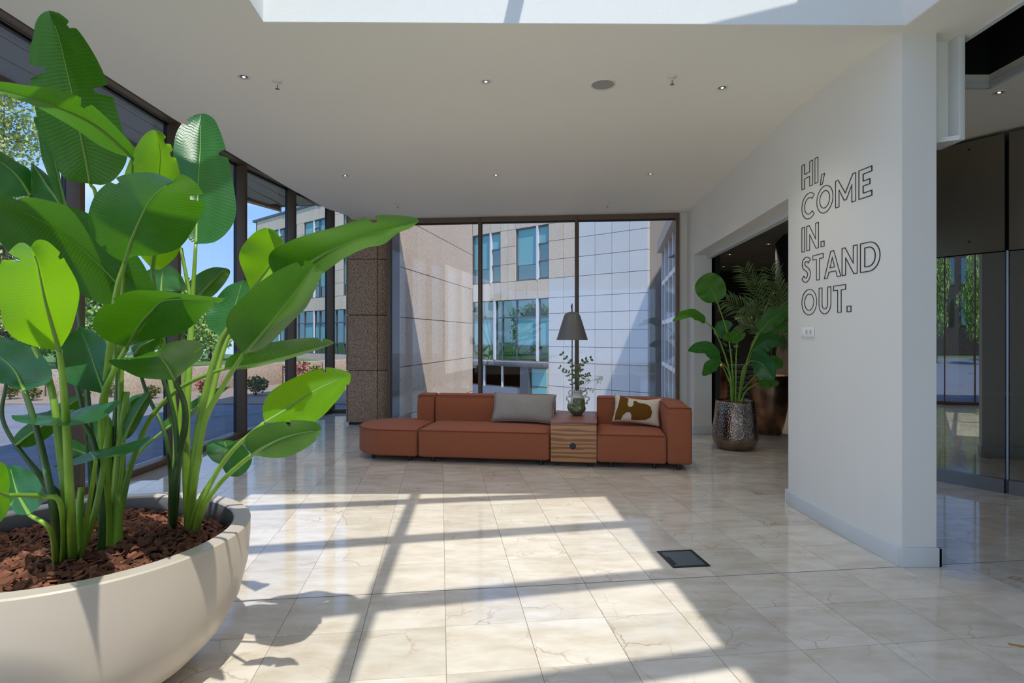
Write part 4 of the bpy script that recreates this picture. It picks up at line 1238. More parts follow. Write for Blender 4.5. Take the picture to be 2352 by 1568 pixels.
# brown tufted motif, a raised pad following the cushion's face (outline in cushion units -1..1)
mot = [(-0.74, 0.93), (-0.40, 0.80), (-0.46, 0.20), (-0.38, 0.0), (-0.26, 0.0), (-0.18, 0.2), (-0.18, 0.58), (-0.08, 0.64), (0.06, 0.45), (0.36, 0.42), (0.58, 0.22), (0.66, -0.18), (0.60, -0.55), (0.38, -0.78), (0.05, -0.88),
       (-0.22, -0.90), (-0.22, -0.62), (-0.30, -0.38), (-0.45, -0.38), (-0.60, -0.62), (-0.64, -0.92), (-0.90, -0.90), (-0.93, -0.4), (-0.88, -0.1), (-0.83, 0.3)]
def motif():
    # dense grid cells inside the outline, lifted off the cover
    n = 110
    mb = MB(); idx = {}
    def vid(i, j, top):
        k = (i, j, top)
        if k not in idx:
            a, b = -1 + 2 * i / n, -1 + 2 * j / n
            x, y, z = ff2(a, b, -1)
            rr = random.Random(i * 977 + j).uniform(-.0012, .0018)
            idx[k] = len(mb.v); mb.v.append((x, y - (0.011 + rr if top else -0.002), z))
        return idx[k]
    cells = {(i, j) for i in range(n) for j in range(n) if inside((-1 + 2 * (i + .5) / n, -1 + 2 * (j + .5) / n), mot)}
    for (i, j) in cells:
        mb.f.append((vid(i, j, 1), vid(i + 1, j, 1), vid(i + 1, j + 1, 1), vid(i, j + 1, 1)))
        for (di, dj, a, b) in ((-1, 0, (i, j + 1), (i, j)), (1, 0, (i + 1, j), (i + 1, j + 1)), (0, -1, (i, j), (i + 1, j)), (0, 1, (i + 1, j + 1), (i, j + 1))):
            if (i + di, j + dj) not in cells:
                mb.f.append((vid(*a, 1), vid(*a, 0), vid(*b, 0), vid(*b, 1)))
    return mb
tag(motif().build('tufted_motif', M['tuft'], c2, smooth=True), 'brown tufted motif')
tag(c2, 'cream cushion with a brown tufted shape on the corner seat', 'cushion')
place_cushion(c2, 2.60, 0.585, SEAT + 0.215, -3, 24, 5)

# ---- vases on the table
wv = empty('vase', SP(1.588 + 0.285, 0.80, 0.517), SA)
tag(wv, 'white amphora vase with two pairs of loop handles holding green stems', 'vase')
M['ceramic'] = mat('white_ceramic', srgb(206, 208, 196), 0.35, var=(3, 0.05))
M['green_glaze'] = mat('olive_glaze', srgb(92, 98, 62), 0.14, var=(5, 0.2), coat=0.5)
MB().lathe([(0.0, 0.0), (0.055, 0.0), (0.062, 0.01), (0.085, 0.07), (0.096, 0.125), (0.09, 0.175), (0.070, 0.215), (0.056, 0.24), (0.056, 0.265), (0.075, 0.283), (0.074, 0.288), (0.05, 0.27), (0.048, 0.24), (0.0, 0.2)], 40).build('body', M['ceramic'], wv, smooth=True)
for s in (-1, 1):
    MB().tube(spline([(s * 0.060, 0, 0.272), (s * 0.092, 0, 0.288), (s * 0.115, 0, 0.268), (s * 0.105, 0, 0.235), (s * 0.078, 0, 0.225), (s * 0.070, 0, 0.205)], 24), 0.0085, 8).build('handle', M['ceramic'], wv, smooth=True)
    MB().tube(spline([(s * 0.080, 0, 0.20), (s * 0.105, 0, 0.213), (s * 0.138, 0, 0.205), (s * 0.142, 0, 0.178), (s * 0.118, 0, 0.158), (s * 0.112, 0, 0.142), (s * 0.122, 0, 0.13), (s * 0.096, 0, 0.125)], 30), 0.0085, 8).build('handle', M['ceramic'], wv, smooth=True)
gv = empty('vase', SP(1.588 + 0.272, 0.60, 0.517), SA)
tag(gv, 'small glossy olive-green vase with bulging side spout, in front of the white vase', 'vase')
def gvase():
    mb = MB()
    k = 36
    prof = [(0.045, 0.0), (0.05, 0.004), (0.085, 0.04), (0.1, 0.06), (0.1, 0.085), (0.086, 0.11), (0.076, 0.14), (0.074, 0.205), (0.068, 0.207), (0.066, 0.15), (0.0, 0.12)]
    vs = []
    for (r, z) in prof:
        for j in range(k):
            a = 2 * math.pi * j / k
            rx = r * (1.04)
            cx = 0.008 + (0.022 if z > 0.13 else 0.022 * max(0, (z - .06) / .07))
            rr = rx if z < .12 else r
            vs.append((cx + rr * math.cos(a), r * math.sin(a), z))
    n = len(prof)
    fs = [(i * k + j, i * k + (j + 1) % k, (i + 1) * k + (j + 1) % k, (i + 1) * k + j) for i in range(n - 1) for j in range(k)]
    fs.append(tuple(range(k))[::-1])
    return mb.add(vs, fs)
gvase().build('body', M['green_glaze'], gv, smooth=True)
MB().tube(spline([(-0.005, -0.03, 0.065), (-0.05, -0.045, 0.075), (-0.075, -0.05, 0.105), (-0.082, -0.05, 0.145)], 14), [0.03] * 5 + [0.036] * 5 + [0.034, 0.03, 0.027, 0.026, 0.025], 16).build('spout', M['green_glaze'], gv, smooth=True)
MB().tube(spline([(-0.06, -0.06, 0.12), (-0.03, -0.085, 0.085), (0.02, -0.095, 0.07), (0.055, -0.075, 0.09), (0.06, -0.06, 0.13)], 16), [0.012 + 0.018 * math.sin(math.pi * i / 16) for i in range(17)], 14).build('fold', M['green_glaze'], gv, smooth=True)

# ---- stems in the white vase
st = empty('cut_foliage', SP(1.588 + 0.285, 0.80, 0.74), SA)
tag(st, 'airy green stems with small leaves and pale flower heads in the white vase', 'foliage')
M['sprig'] = mat('sprig_leaf', srgb(84, 104, 58), 0.55, var=(9, 0.25))
M['sprig_stem'] = mat('sprig_stem', srgb(74, 70, 50), 0.7)
M['flower'] = mat('pale_umbel', srgb(172, 184, 148), 0.8, var=(40, .2))
def leaflet(mb, p, d, n, L, w):
    d = Vector(d).normalized(); n = Vector(n); s = d.cross(n).normalized()
    nn = s.cross(d)
    p = Vector(p)
    mb.add([p, p + d * L * .35 + s * w, p + d * L * .75 + s * w * .75, p + d * L, p + d * L * .75 - s * w * .75, p + d * L * .35 - s * w, p + d * L * .5 + nn * w * .25],
           [(0, 1, 6), (1, 2, 6), (2, 3, 6), (3, 4, 6), (4, 5, 6), (5, 0, 6)])
rnd = random.Random(11)
PX = 1348 / 7.62
def SV(px, py, dy=0.0):   # photo position -> local point around the vase
    return ((px - 1315) / PX, dy, EYE + (HY - py) / PX - 0.74)
sprays = [
    ([(1312, 905), (1310, 865), (1302, 838), (1281, 813)], 0.0, 7, 0.05, 0.016),
    ([(1316, 905), (1320, 860), (1326, 832), (1343, 823)], 0.03, 6, 0.05, 0.016),
    ([(1310, 905), (1303, 880), (1290, 855), (1276, 843)], -0.03, 6, 0.04, 0.010),
    ([(1312, 905), (1312, 880), (1300, 856), (1283, 851)], 0.05, 7, 0.035, 0.010),
    ([(1317, 905), (1319, 880), (1318, 850), (1315, 838)], -0.03, 7, 0.04, 0.014),
    ([(1318, 905), (1324, 878), (1330, 862), (1340, 858)], 0.0, 7, 0.035, 0.012),
    ([(1322, 905), (1330, 895), (1338, 890), (1348, 894)], -0.05, 5, 0.03, 0.005),
]
for path, dy, nl, L, w in sprays:
    pts = spline([Vector(SV(a, b, dy * k / 3)) for k, (a, b) in enumerate(path)], 16)
    MB().tube(pts, [0.003 - 0.0018 * i / 16 for i in range(17)], 5).build('stem', M['sprig_stem'], st)
    mb = MB()
    for k in range(nl):
        i = int(5 + 11 * k / max(1, nl - 1))
        t = (pts[min(i + 1, 16)] - pts[i - 1]).normalized()
        for s in (-1, 1):
            sd = Vector((t.z, 0, -t.x)) * s
            leaflet(mb, pts[i], t * .6 + sd * .9 + Vector((0, rnd.uniform(-.5, .5), 0)), (rnd.uniform(-.3, .3), -1, .3), L * rnd.uniform(.8, 1.15), w)
    mb.build('leaf_spray', M['sprig'], st)
for path, r_, seed in (([(1318, 905), (1328, 888), (1345, 872), (1362, 868)], 0.055, 1), ([(1317, 905), (1324, 888), (1333, 876), (1336, 872)], 0.035, 2)):
    pts = spline([Vector(SV(a, b, -.04 * k / 3)) for k, (a, b) in enumerate(path)], 12)
    MB().tube(pts, 0.0022, 5).build('stem', M['sprig_stem'], st)
    mb = MB(); rr = random.Random(seed); c = pts[-1]
    for k in range(22):
        d = Vector((rr.gauss(.2, 1), rr.gauss(0, .6), rr.gauss(0, 1))).normalized()
        tip = c + d * r_ * rr.uniform(.6, 1.05)
        mb.tube([c, tip], 0.0009, 4)
        for q in range(6):
            o2 = tip + Vector((rr.gauss(0, .006), rr.gauss(0, .006), rr.gauss(0, .006)))
            mb.add([o2 + Vector((.005, 0, 0)), o2 + Vector((-.003, .004, 0)), o2 + Vector((-.003, -.004, 0)), o2 + Vector((0, 0, .006))], [(0, 1, 3), (1, 2, 3), (2, 0, 3), (0, 2, 1)])
    mb.build('flower_head', M['flower'], st)

# ---- floor lamp behind the table
lp = empty('floor_lamp', (0.845, 8.25, 0), 0)
tag(lp, 'slim floor lamp with a grey bell-shaped shade behind the walnut table', 'lamp')
M['lamp_grey'] = mat('warm_grey_lacquer', srgb(112, 111, 109), 0.45, metal=0.1)
MB().lathe([(0.0, 0.0), (0.13, 0.0), (0.13, 0.012), (0.125, 0.018), (0.0, 0.02)], 36).build('base', M['lamp_grey'], lp, smooth=False)
MB().tube([(0, 0, 0.0), (0, 0, 1.96)], 0.007, 10).build('pole', M['plastic_dark'], lp)
MB().lathe([(0.219, 1.449), (0.216, 1.449), (0.15, 1.66), (0.112, 1.78), (0.095, 1.812), (0.06, 1.833), (0.02, 1.842), (0.02, 1.846), (0.062, 1.838), (0.098, 1.817), (0.116, 1.784), (0.154, 1.662), (0.22, 1.45)], 48, closed=True).build('shade', M['lamp_grey'], lp, smooth=True)
MB().tube([(0.0, 0, 1.84), (-0.005, 0, 1.90), (-0.012, 0, 1.935)], 0.009, 10).build('shade_grip', M['plastic_dark'], lp)
MB().lathe([(0.0, 1.60), (0.03, 1.61), (0.035, 1.64), (0.02, 1.69), (0.015, 1.74), (0.0, 1.74)], 16).build('bulb', M['plastic_white'], lp, smooth=True)

# ---- floor socket box
fb = empty('floor_box', (0, 0, 0))
cs = [PH(1508, 1266, 0), PH(1590, 1264, 0), PH(1634, 1300, 0), PH(1543, 1304, 0)]
ctr = sum(cs, Vector()) / 4
fb.location = (ctr.x, ctr.y, 0.0)
tag(fb, 'square floor socket hatch with a black frame and grey glass lid', 'floor box')
a_ = (cs[1] - cs[0]); wbox = 0.235; hb = 0.30
fx = E1; fy = E2
def FBP(u, v): q = fx * u + fy * v; return (q.x, q.y)
uu, vv = (cs[1] - cs[0]).length * .5 + .0, ((cs[3] - cs[0]).length) * .5
outerp = [FBP(-uu, -vv), FBP(uu, -vv), FBP(uu, vv), FBP(-uu, vv)]
innerp = [FBP(-uu + .022, -vv + .022), FBP(uu - .022, -vv + .022), FBP(uu - .022, vv - .022), FBP(-uu + .022, vv - .022)]
MB().slab(outerp, [innerp], 0.0, 0.005).build('frame', M['plastic_black'], fb)
MB().prism(innerp, 0.0005, 0.0035).build('lid', mat('smoked_lid', srgb(86, 94, 100), 0.25), fb)
MB().prism([FBP(-uu + .022, -vv + .05), FBP(-uu + .045, -vv + .05), FBP(-uu + .045, .03), FBP(-uu + .022, .03)], 0.0035, 0.0055).build('lid_grip', M['plastic_black'], fb)

# ---- lettering on the right wall
def ring(cx, cy, rx, ry, a0=0, a1=360, n=40):
    return [(cx + rx * math.cos(R(a0 + (a1 - a0) * i / n)), cy + ry * math.sin(R(a0 + (a1 - a0) * i / n))) for i in range(n + 1)]
s = 0.19          # stroke width in cap heights
def L_H(): return 0.72, [[(0, 0), (s, 0), (s, .40), (.72 - s, .40), (.72 - s, 0), (.72, 0), (.72, 1), (.72 - s, 1), (.72 - s, .58), (s, .58), (s, 1), (0, 1)]]
def L_I(): return s, [[(0, 0), (s, 0), (s, 1), (0, 1)]]
def L_comma(): return .26, [[(0.0, -.16), (.13, -.16), (.27, .22), (.08, .22)]]
def L_dot(): return .2, [[(0, 0), (.2, 0), (.2, .2), (0, .2)]]
def L_O(): return .98, [ring(.49, .5, .49, .52)[:-1], ring(.49, .5, .49 - s, .52 - s)[:-1]]
def L_C():
    o = ring(.49, .5, .49, .52, 48, 312); i = ring(.49, .5, .49 - s, .52 - s, 312, 48)
    return .84, [o + i]
def L_M(): return 1.04, [[(0, 0), (s, 0), (s, .62), (.46, .17), (.58, .17), (1.04 - s, .62), (1.04 - s, 0), (1.04, 0), (1.04, 1), (.90, 1), (.52, .42), (.14, 1), (0, 1)]]
def L_E(): return .56, [[(0, 0), (.56, 0), (.56, .17), (s, .17), (s, .42), (.48, .42), (.48, .59), (s, .59), (s, .83), (.56, .83), (.56, 1), (0, 1)]]
def L_N(): return .76, [[(0, 0), (s, 0), (s, .62), (.60, 0), (.76, 0), (.76, 1), (.76 - s, 1), (.76 - s, .38), (.16, 1), (0, 1)]]
def L_T(): return .66, [[(.33 - s / 2, 0), (.33 + s / 2, 0), (.33 + s / 2, .83), (.66, .83), (.66, 1), (0, 1), (0, .83), (.33 - s / 2, .83)]]
def L_A(): return .94, [[(0, 0), (.19, 0), (.27, .22), (.67, .22), (.75, 0), (.94, 0), (.56, 1), (.38, 1)], [(.335, .38), (.605, .38), (.47, .75)]]
def L_D():
    o = [(0, 0), (.36, 0)] + ring(.36, .5, .46, .5, -80, 80, 24) + [(.36, 1), (0, 1)]
    i = [(s, .17), (.36, .17)] + ring(.36, .5, .46 - s, .33, -80, 80, 20) + [(.36, .83), (s, .83)]
    return .82, [o, i]
def L_U():
    o = [(0, 1), (0, .36)] + ring(.36, .36, .36, .38, 180, 360, 24) + [(.72, .36), (.72, 1), (.72 - s, 1), (.72 - s, .36)] + ring(.36, .36, .36 - s, .38 - s, 0, -180, 20) + [(s, .36), (s, 1)]
    return .72, [o]
def L_S():
    c = [(.53, .78)] 
    mid = [(.50, .82), (.42, .90), (.30, .925), (.17, .88), (.11, .76), (.15, .64), (.27, .55), (.41, .46), (.48, .33), (.44, .17), (.31, .08), (.17, .10), (.07, .20)]
    pts = spline([Vector((x, y, 0)) for x, y in mid], 40)
    l_, r_ = [], []
    for i, p in enumerate(pts):
        t = (pts[min(i + 1, 40)] - pts[max(i - 1, 0)]).normalized()
        n = Vector((-t.y, t.x, 0)) * (s * .47)
        l_.append(((p + n).x, (p + n).y)); r_.append(((p - n).x, (p - n).y))
    return .58, [l_ + r_[::-1]]
GLY = {'H': L_H, 'I': L_I, ',': L_comma, '.': L_dot, 'O': L_O, 'C': L_C, 'M': L_M, 'E': L_E, 'N': L_N, 'T': L_T, 'A': L_A, 'D': L_D, 'U': L_U, 'S': L_S}
def outline(loop, w):
    """closed ribbon of width w along a loop, mitred"""
    L = []
    for p in loop:
        if not L or (Vector(p) - L[-1]).length > 1e-3: L.append(Vector(p))
    if (L[0] - L[-1]).length < 1e-3: L.pop()
    n = len(L)
    a, b = [], []
    for i in range(n):
        t0 = (L[i] - L[i - 1]).normalized(); t1 = (L[(i + 1) % n] - L[i]).normalized()
        n0 = Vector((-t0.y, t0.x)); n1 = Vector((-t1.y, t1.x))
        m = (n0 + n1)
        if m.length < 1e-4: m = n0
        m = m.normalized()
        k = 1 / max(0.35, m.dot(n0))
        a.append(L[i] + m * w / 2 * k); b.append(L[i] - m * w / 2 * k)
    return a, b
wl_ = empty('wall_lettering', (2.48, 4.7, 2.2))
tag(wl_, 'black outlined capital letters HI, COME IN. STAND OUT. on the white right wall', 'lettering')
M['ink'] = mat('black_vinyl', srgb(34, 32, 30), 0.6)
def wall_at(ydist):
    return wx(ydist)
# text column: left edge sits deep in the room, letters run toward the camera
def y_of_px(px):
    r = (px - CX) / F_PX
    y = 4.5
    for _ in range(30): y = wx(y) / r
    return y
Y_LEFT = y_of_px(1842)
CAP = (700 - 660) / 1.0
def h_at(py, y): return EYE + (HY - py) / F_PX * y
lines_ = [('HI,', 436, 380, []), ('COME', 507, 450, []), ('IN.', 579, 523, []), ('STAND', 649, 594, []), ('OUT.', 723, 667, [])]
H_CAP = 0.205
for txt, pb, pt, _ in lines_:
    zb = h_at(pb, Y_LEFT)
    cur = 0.0
    for ch_ in txt:
        wdt, loops = GLY[ch_]()
        mb = MB()
        for lp_ in loops:
            a, b = outline(lp_, 0.026)
            n = len(a)
            def to3(p, d):
                y = Y_LEFT - (cur + p.x) * H_CAP * 1.15
                return (wx(y) - d - 2.48, y - 4.7, zb + p.y * H_CAP - 2.2)
            vs = [to3(p, 0.003) for p in a] + [to3(p, 0.003) for p in b] + [to3(p, -0.002) for p in a] + [to3(p, -0.002) for p in b]
            fs = []
            for i in range(n):
                j = (i + 1) % n
                fs += [(i, j, n + j, n + i), (2 * n + i, 2 * n + j, j, i), (n + i, n + j, 3 * n + j, 3 * n + i)]
            mb.add(vs, fs)
        mb.build('letter', M['ink'], wl_)
        cur += wdt + (0.15 if ch_ not in 'TA' else 0.07)

# ---- wall socket under the lettering
ys = y_of_px(1856)
ws = empty('wall_socket', (wx(ys), ys, h_at(762, ys)), math.atan2(1, 0))
ws.rotation_euler = (0, 0, 0)
tag(ws, 'white triple wall socket plate below the lettering', 'socket')
MB().box(-0.012, 0.0, -0.105, 0.105, -0.042, 0.042).build('plate', M['plastic_white'], ws, bevel=0.004)
for k, y in enumerate((-0.066, 0.0)):
    c_ = MB().tube([(-0.0135, y, 0), (-0.008, y, 0)], 0.022, 20).build('outlet', mat('outlet_%d' % k, srgb(206, 206, 200), .5), ws)
    for dz in (-.008, .008): MB().tube([(-0.0145, y + dz, 0), (-0.01, y + dz, 0)], 0.003, 8).build('pin_hole', M['plastic_dark'], c_)
MB().box(-0.0135, -0.01, 0.035, 0.095, -0.028, 0.028).build('switch', M['plastic_white'], ws, bevel=0.002)

# ---- ceiling fittings
M['lamp_glow'] = mat('downlight_lens', srgb(255, 246, 230), 0.3)
_b = M['lamp_glow'].node_tree.nodes['Principled BSDF']
_b.inputs['Emission Color'].default_value = (1, 0.93, 0.82, 1); _b.inputs['Emission Strength'].default_value = 0.6
M['fit_white'] = mat('fitting_white', srgb(226, 222, 212), 0.5)
def downlight(px, py, label, hc=CEIL, watts=9.0):
    d = F_PX * (hc - EYE) / (HY - py)
    p = P(px, py, d)
    o = empty('downlight', (p.x, p.y, hc))
    tag(o, label, 'downlight', 'recessed ceiling spots')
    MB().lathe([(0.030, -0.001), (0.045, -0.006), (0.047, -0.003), (0.047, 0.003), (0.03, .003)], 28, closed=True).build('rim', M['fit_white'], o, smooth=True)
    MB().lathe([(0.0, -0.002), (0.030, -0.001), (0.03, 0.002), (0.0, 0.002)], 24).build('reflector', M['steel'], o)
    MB().lathe([(0.0, -0.006), (0.010, -0.005), (0.012, -0.002), (0, -.001)], 16).build('lens', M['lamp_glow'], o)
    ld = bpy.data.lights.new('downlight_beam', 'SPOT')
    ld.energy = watts; ld.spot_size = R(125); ld.spot_blend = 1.0; ld.shadow_soft_size = 0.12; ld.color = (1, .93, .84)
    lo = bpy.data.objects.new('downlight_beam', ld)
    lo.location = (0, 0, -0.03); lo.parent = o
    col.objects.link(lo)
for px, py, lb in ((560, 176, 'recessed ceiling spot nearest the left glazing, beside a sprinkler'), (1116, 187, 'recessed ceiling spot in front of the skylight, left of the round speaker'), (1659, 201, 'recessed ceiling spot nearest the lettered wall'),
                   (793, 403, 'leftmost recessed spot of the far row by the back window'), (1139, 402, 'middle recessed spot of the far row by the back window'), (1494, 399, 'rightmost recessed spot of the far row by the back window'),
                   (2295, 212, 'recessed spot in the grey ceiling above the door drum')):
    downlight(px, py, lb, CEIL, 2.0 if px > 2000 else 15.0)
for px, py, lb in ((1676, 584, 'tiny spot in the dark lobby ceiling, upper left seen through the opening'), (1662, 612, 'tiny spot in the dark lobby ceiling, lower left seen through the opening'), (1765, 560, 'tiny spot in the dark lobby ceiling above the palm')):
    downlight(px, py, lb, 3.035, 26.0)
def sprinkler(px, py, label):
    d = F_PX * (CEIL - EYE) / (HY - py)
    p = P(px, py, d)
    o = empty('sprinkler', (p.x, p.y, CEIL))
    tag(o, label, 'sprinkler', 'ceiling sprinklers')
    MB().lathe([(0.0, -0.008), (0.02, -0.008), (0.036, -0.004), (0.038, 0.0), (0.0, 0.0)], 24).build('rosette', M['fit_white'], o, smooth=True)
    MB().lathe([(0, -0.03), (0.009, -0.03), (0.011, -0.02), (0.011, -0.006), (0, -.006)], 14).build('nozzle', M['fit_white'], o, smooth=True)
    for sgn in (-1, 1): MB().tube([(sgn * .009, 0, -.026), (sgn * .014, 0, -.042), (sgn * .004, 0, -.058)], 0.0025, 6).build('arm', M['fit_white'], o)
    MB().tube([(0, 0, -.03), (0, 0, -.056)], 0.003, 8).build('bulb', mat('red_bulb', srgb(170, 50, 40), .2) if 'red_bulb' not in bpy.data.materials else bpy.data.materials['red_bulb'], o)
    MB().lathe([(0, -0.062), (0.017, -0.060), (0.017, -0.058), (0, -.058)], 16).build('deflector', M['steel'], o)
for px, py, lb in ((637, 187, 'ceiling sprinkler beside the spot nearest the left glazing'), (1544, 176, 'ceiling sprinkler right of the round speaker'),
                   (914, 468, 'small ceiling sprinkler near the granite column'), (1395, 467, 'small ceiling sprinkler above the corner seat')):
    sprinkler(px, py, lb)
d = F_PX * (CEIL - EYE) / (HY - 194)
p = P(1385, 194, d)
spk = empty('ceiling_speaker', (p.x, p.y, CEIL))
tag(spk, 'round flush ceiling speaker with a grey grille', 'speaker')
MB().lathe([(0.085, -0.001), (0.098, -0.008), (0.102, -0.004), (0.102, 0.003), (.085, .003)], 40, closed=True).build('rim', M['fit_white'], spk, smooth=True)
MB().lathe([(0.0, -0.004), (0.086, -0.003), (0.086, 0.003), (0, .003)], 36).build('grille', mat('speaker_grille', srgb(176, 172, 166), .7, bump=(600, .6)), spk)

# ================================================================== PLANTS
CAMV = Vector((0, 0, EYE))
def blade(mid, width, roll=0.0, fold=18.0, name='leaf', m=None, parent=None, org=Vector(), splits=(), ns=44, nv=14, wide=0.36, tipw=0.75, wave=0.012, seed=0, curl=0.0, basep=0.9, rib=True):
    """one leaf blade: midrib spline, a rounded outline, halves folded up from the midrib, torn splits at the edge"""
    n0 = spline(mid, ns)
    rnd = random.Random(seed)
    ph = rnd.uniform(0, 6.28)
    length = sum((n0[i + 1] - n0[i]).length for i in range(ns))
    def prof(s):
        if s < wide: return max(0.0, 1 - ((wide - s) / wide) ** 2.3) ** (0.5 * basep)
        return max(0.0, 1 - ((s - wide) / (1 - wide)) ** 2.2) ** tipw
    frames = []
    for i, p in enumerate(n0):
        t = (n0[min(i + 1, ns)] - n0[max(i - 1, 0)]).normalized()
        v = (p - CAMV).normalized()
        sd = t.cross(v)
        if sd.length < 0.15 and frames: sd = frames[-1][1]
        sd = sd.normalized()
        nm_ = sd.cross(t).normalized()
        if nm_.dot(v) > 0: nm_ = -nm_
        rot = Matrix.Rotation(R(roll), 3, t)
        frames.append((p, sd, nm_, t, rot))
    # keep the side vector continuous
    for i in range(1, len(frames)):
        if frames[i][1].dot(frames[i - 1][1]) < 0:
            p, sd, nm_, t, rot = frames[i]; frames[i] = (p, -sd, nm_, t, rot)
    open_ = {}
    for (side, s0, v0, gap) in splits:
        i = max(1, min(ns - 2, int(s0 * ns)))
        open_[(side, i)] = (v0, gap)
    vs = []; uv = []
    for i in range(ns + 1):
        s = i / ns
        for j in range(nv + 1):
            v = -1 + 2 * j / nv
            side = -1 if v < 0 else 1
            ss = s + 0.10 * abs(v) * (1 - s) * s * 2     # side veins sweep toward the tip
            ds = 0.0
            for (sd_, k), (v0, gap) in open_.items():
                if sd_ == side and abs(v) > v0:
                    f = (abs(v) - v0) / (1 - v0) * gap
                    if i == k: ds -= f * .5
                    if i == k + 1: ds += f * .5
                    if i == k - 1: ds -= f * .25
                    if i == k + 2: ds += f * .25
            ss = min(1.0, max(0.0, ss + ds))
            x = ss * ns; k0 = min(int(x), ns - 1); fr = x - k0
            p = frames[k0][0].lerp(frames[k0 + 1][0], fr)
            sd = (frames[k0][1] * (1 - fr) + frames[k0 + 1][1] * fr).normalized()
            nm_ = (frames[k0][2] * (1 - fr) + frames[k0 + 1][2] * fr).normalized()
            rot = frames[k0][4]
            sd = rot @ sd; nm_ = rot @ nm_
            hw = width / 2 * prof(s)
            fo = R(fold)
            off = sd * (v * hw * math.cos(fo)) + nm_ * (abs(v) * hw * math.sin(fo) - curl * hw * v * v)
            off += nm_ * (wave * math.sin(ph + s * 17 + side * 1.3) * abs(v) ** 2 * min(1, hw / .1))
            q = p + off - org
            vs.append((q.x, q.y, q.z)); uv.append((s + 0.12 * abs(v), v))
    w = nv + 1
    fs = []
    for i in range(ns):
        for j in range(nv):
            vm = abs(-1 + 2 * (j + .5) / nv); side = -1 if j < nv / 2 else 1
            o = open_.get((side, i))
            if o and vm > o[0]: continue
            fs.append((i * w + j, (i + 1) * w + j, (i + 1) * w + j + 1, i * w + j + 1))
    me = bpy.data.meshes.new(name)
    me.from_pydata(vs, [], fs)
    lay = me.uv_layers.new(name='leaf')
    for lo in me.loops: lay.data[lo.index].uv = uv[lo.vertex_index]
    me.materials.append(m)
    me.polygons.foreach_set('use_smooth', [True] * len(me.polygons))
    me.update()
    ob_ = link(name, me, parent)
    if rib:
        k = int(ns * 0.93)
        rr = [max(0.0018, 0.0075 * (width / .3) ** .5 * (1 - i / ns)) for i in range(k)]
        MB().tube([n0[i] - org for i in range(k)], rr, 7).build('midrib', M['midrib'], ob_, smooth=True)
    return ob_, length

def zpts(pts, d0, d1):
    """photo polyline with depth running from d0 (base) to d1 (tip)"""
    n = len(pts) - 1
    return [P(x, y, d0 + (d1 - d0) * i / n) for i, (x, y) in enumerate(pts)]

# ---- the big planter
k = 0.85
PC = Vector((-1.865, 2.53)); PR = 0.675; RH = EYE - k
pl = empty('planter', (PC.x, PC.y, 0))
tag(pl, 'large round greige planter bowl with a wide rim, front left', 'planter')
prof = [(0.0, 0.0), (0.30, 0.0), (0.34, 0.012), (0.46, 0.09), (0.56, 0.19), (0.63, 0.32), (0.664, 0.46), (0.674, 0.58), (0.675, RH - 0.006), (0.669, RH), (0.607, RH), (0.60, RH - 0.008)]
MB().lathe(prof + [(0.585, RH - 0.14), (0.0, RH - 0.14)], 96).build('bowl', M['planter'], pl, smooth=True)
o = pl.children[0]
ed = o.modifiers.new('edge', 'EDGE_SPLIT'); ed.split_angle = R(35)
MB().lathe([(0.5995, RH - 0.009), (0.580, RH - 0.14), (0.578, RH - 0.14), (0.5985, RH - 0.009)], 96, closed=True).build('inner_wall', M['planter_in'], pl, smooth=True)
MB().lathe([(0.0, RH - 0.135), (0.584, RH - 0.135), (0.584, RH - 0.10), (0.35, RH - 0.085), (0.0, RH - 0.08)], 48).build('soil', M['soil'], pl)

# ---- bark mulch
chip_meshes = []
def chip_mesh(seed):
    rr = random.Random(seed)
    n = rr.choice((5, 6, 7))
    L, Wd, T = rr.uniform(.6, 1.3), rr.uniform(.35, .75), rr.uniform(.16, .34)
    ring_ = []
    for i in range(n):
        a = 2 * math.pi * i / n + rr.uniform(-.25, .25)
        ring_.append((L * math.cos(a) * rr.uniform(.75, 1.1), Wd * math.sin(a) * rr.uniform(.7, 1.15)))
    bend = rr.uniform(-.25, .25)
    vs = [(x, y, -T / 2 + bend * x * x + rr.uniform(-.05, .05)) for x, y in ring_] + [(x * .86, y * .86, T / 2 + bend * x * x + rr.uniform(-.07, .07)) for x, y in ring_]
    fs = [tuple(range(n))[::-1], tuple(range(n, 2 * n))] + [(i, (i + 1) % n, (i + 1) % n + n, i + n) for i in range(n)]
    return vs, fs
shapes = [chip_mesh(s_) for s_ in range(14)]
for i, (vs, fs) in enumerate(shapes):
    chip_meshes.append(MB().add(vs, fs).mesh('bark_chip', M['chip']))
rr = random.Random(5)
mul = MB()
spots = []
for _ in range(2600):
    a = rr.uniform(0, 2 * math.pi); r_ = 0.575 * math.sqrt(rr.uniform(0, 1))
    x, y = r_ * math.cos(a), r_ * math.sin(a)
    z = RH - 0.085 + 0.022 * math.sin(x * 7) * math.cos(y * 6) + 0.012 * rr.random() + 0.02 * (1 - r_ / .575)
    sz = rr.uniform(0.014, 0.036)
    eu = (rr.gauss(0, .45), rr.gauss(0, .45), rr.uniform(0, 6.28))
    spots.append((x, y, z, sz, eu, rr.randrange(14)))
def seen_size(s_):
    d = s_[1] + PC.y; x = s_[0] + PC.x
    px = CX + x / d * F_PX
    return (s_[3] / d) * (1 if px > -5 else 0) * (1.0 + 4 * max(0, s_[2] - (RH - .085)))
spots.sort(key=lambda s_: -seen_size(s_))
from mathutils import Euler
for i, (x, y, z, sz, eu, kk) in enumerate(spots):
    if i >= 240:
        mt = Matrix.Translation((x, y, z)) @ Euler(eu).to_matrix().to_4x4() @ Matrix.Scale(sz, 4)
        vs, fs = shapes[kk]
        mul.add([mt @ Vector(v) for v in vs], fs)
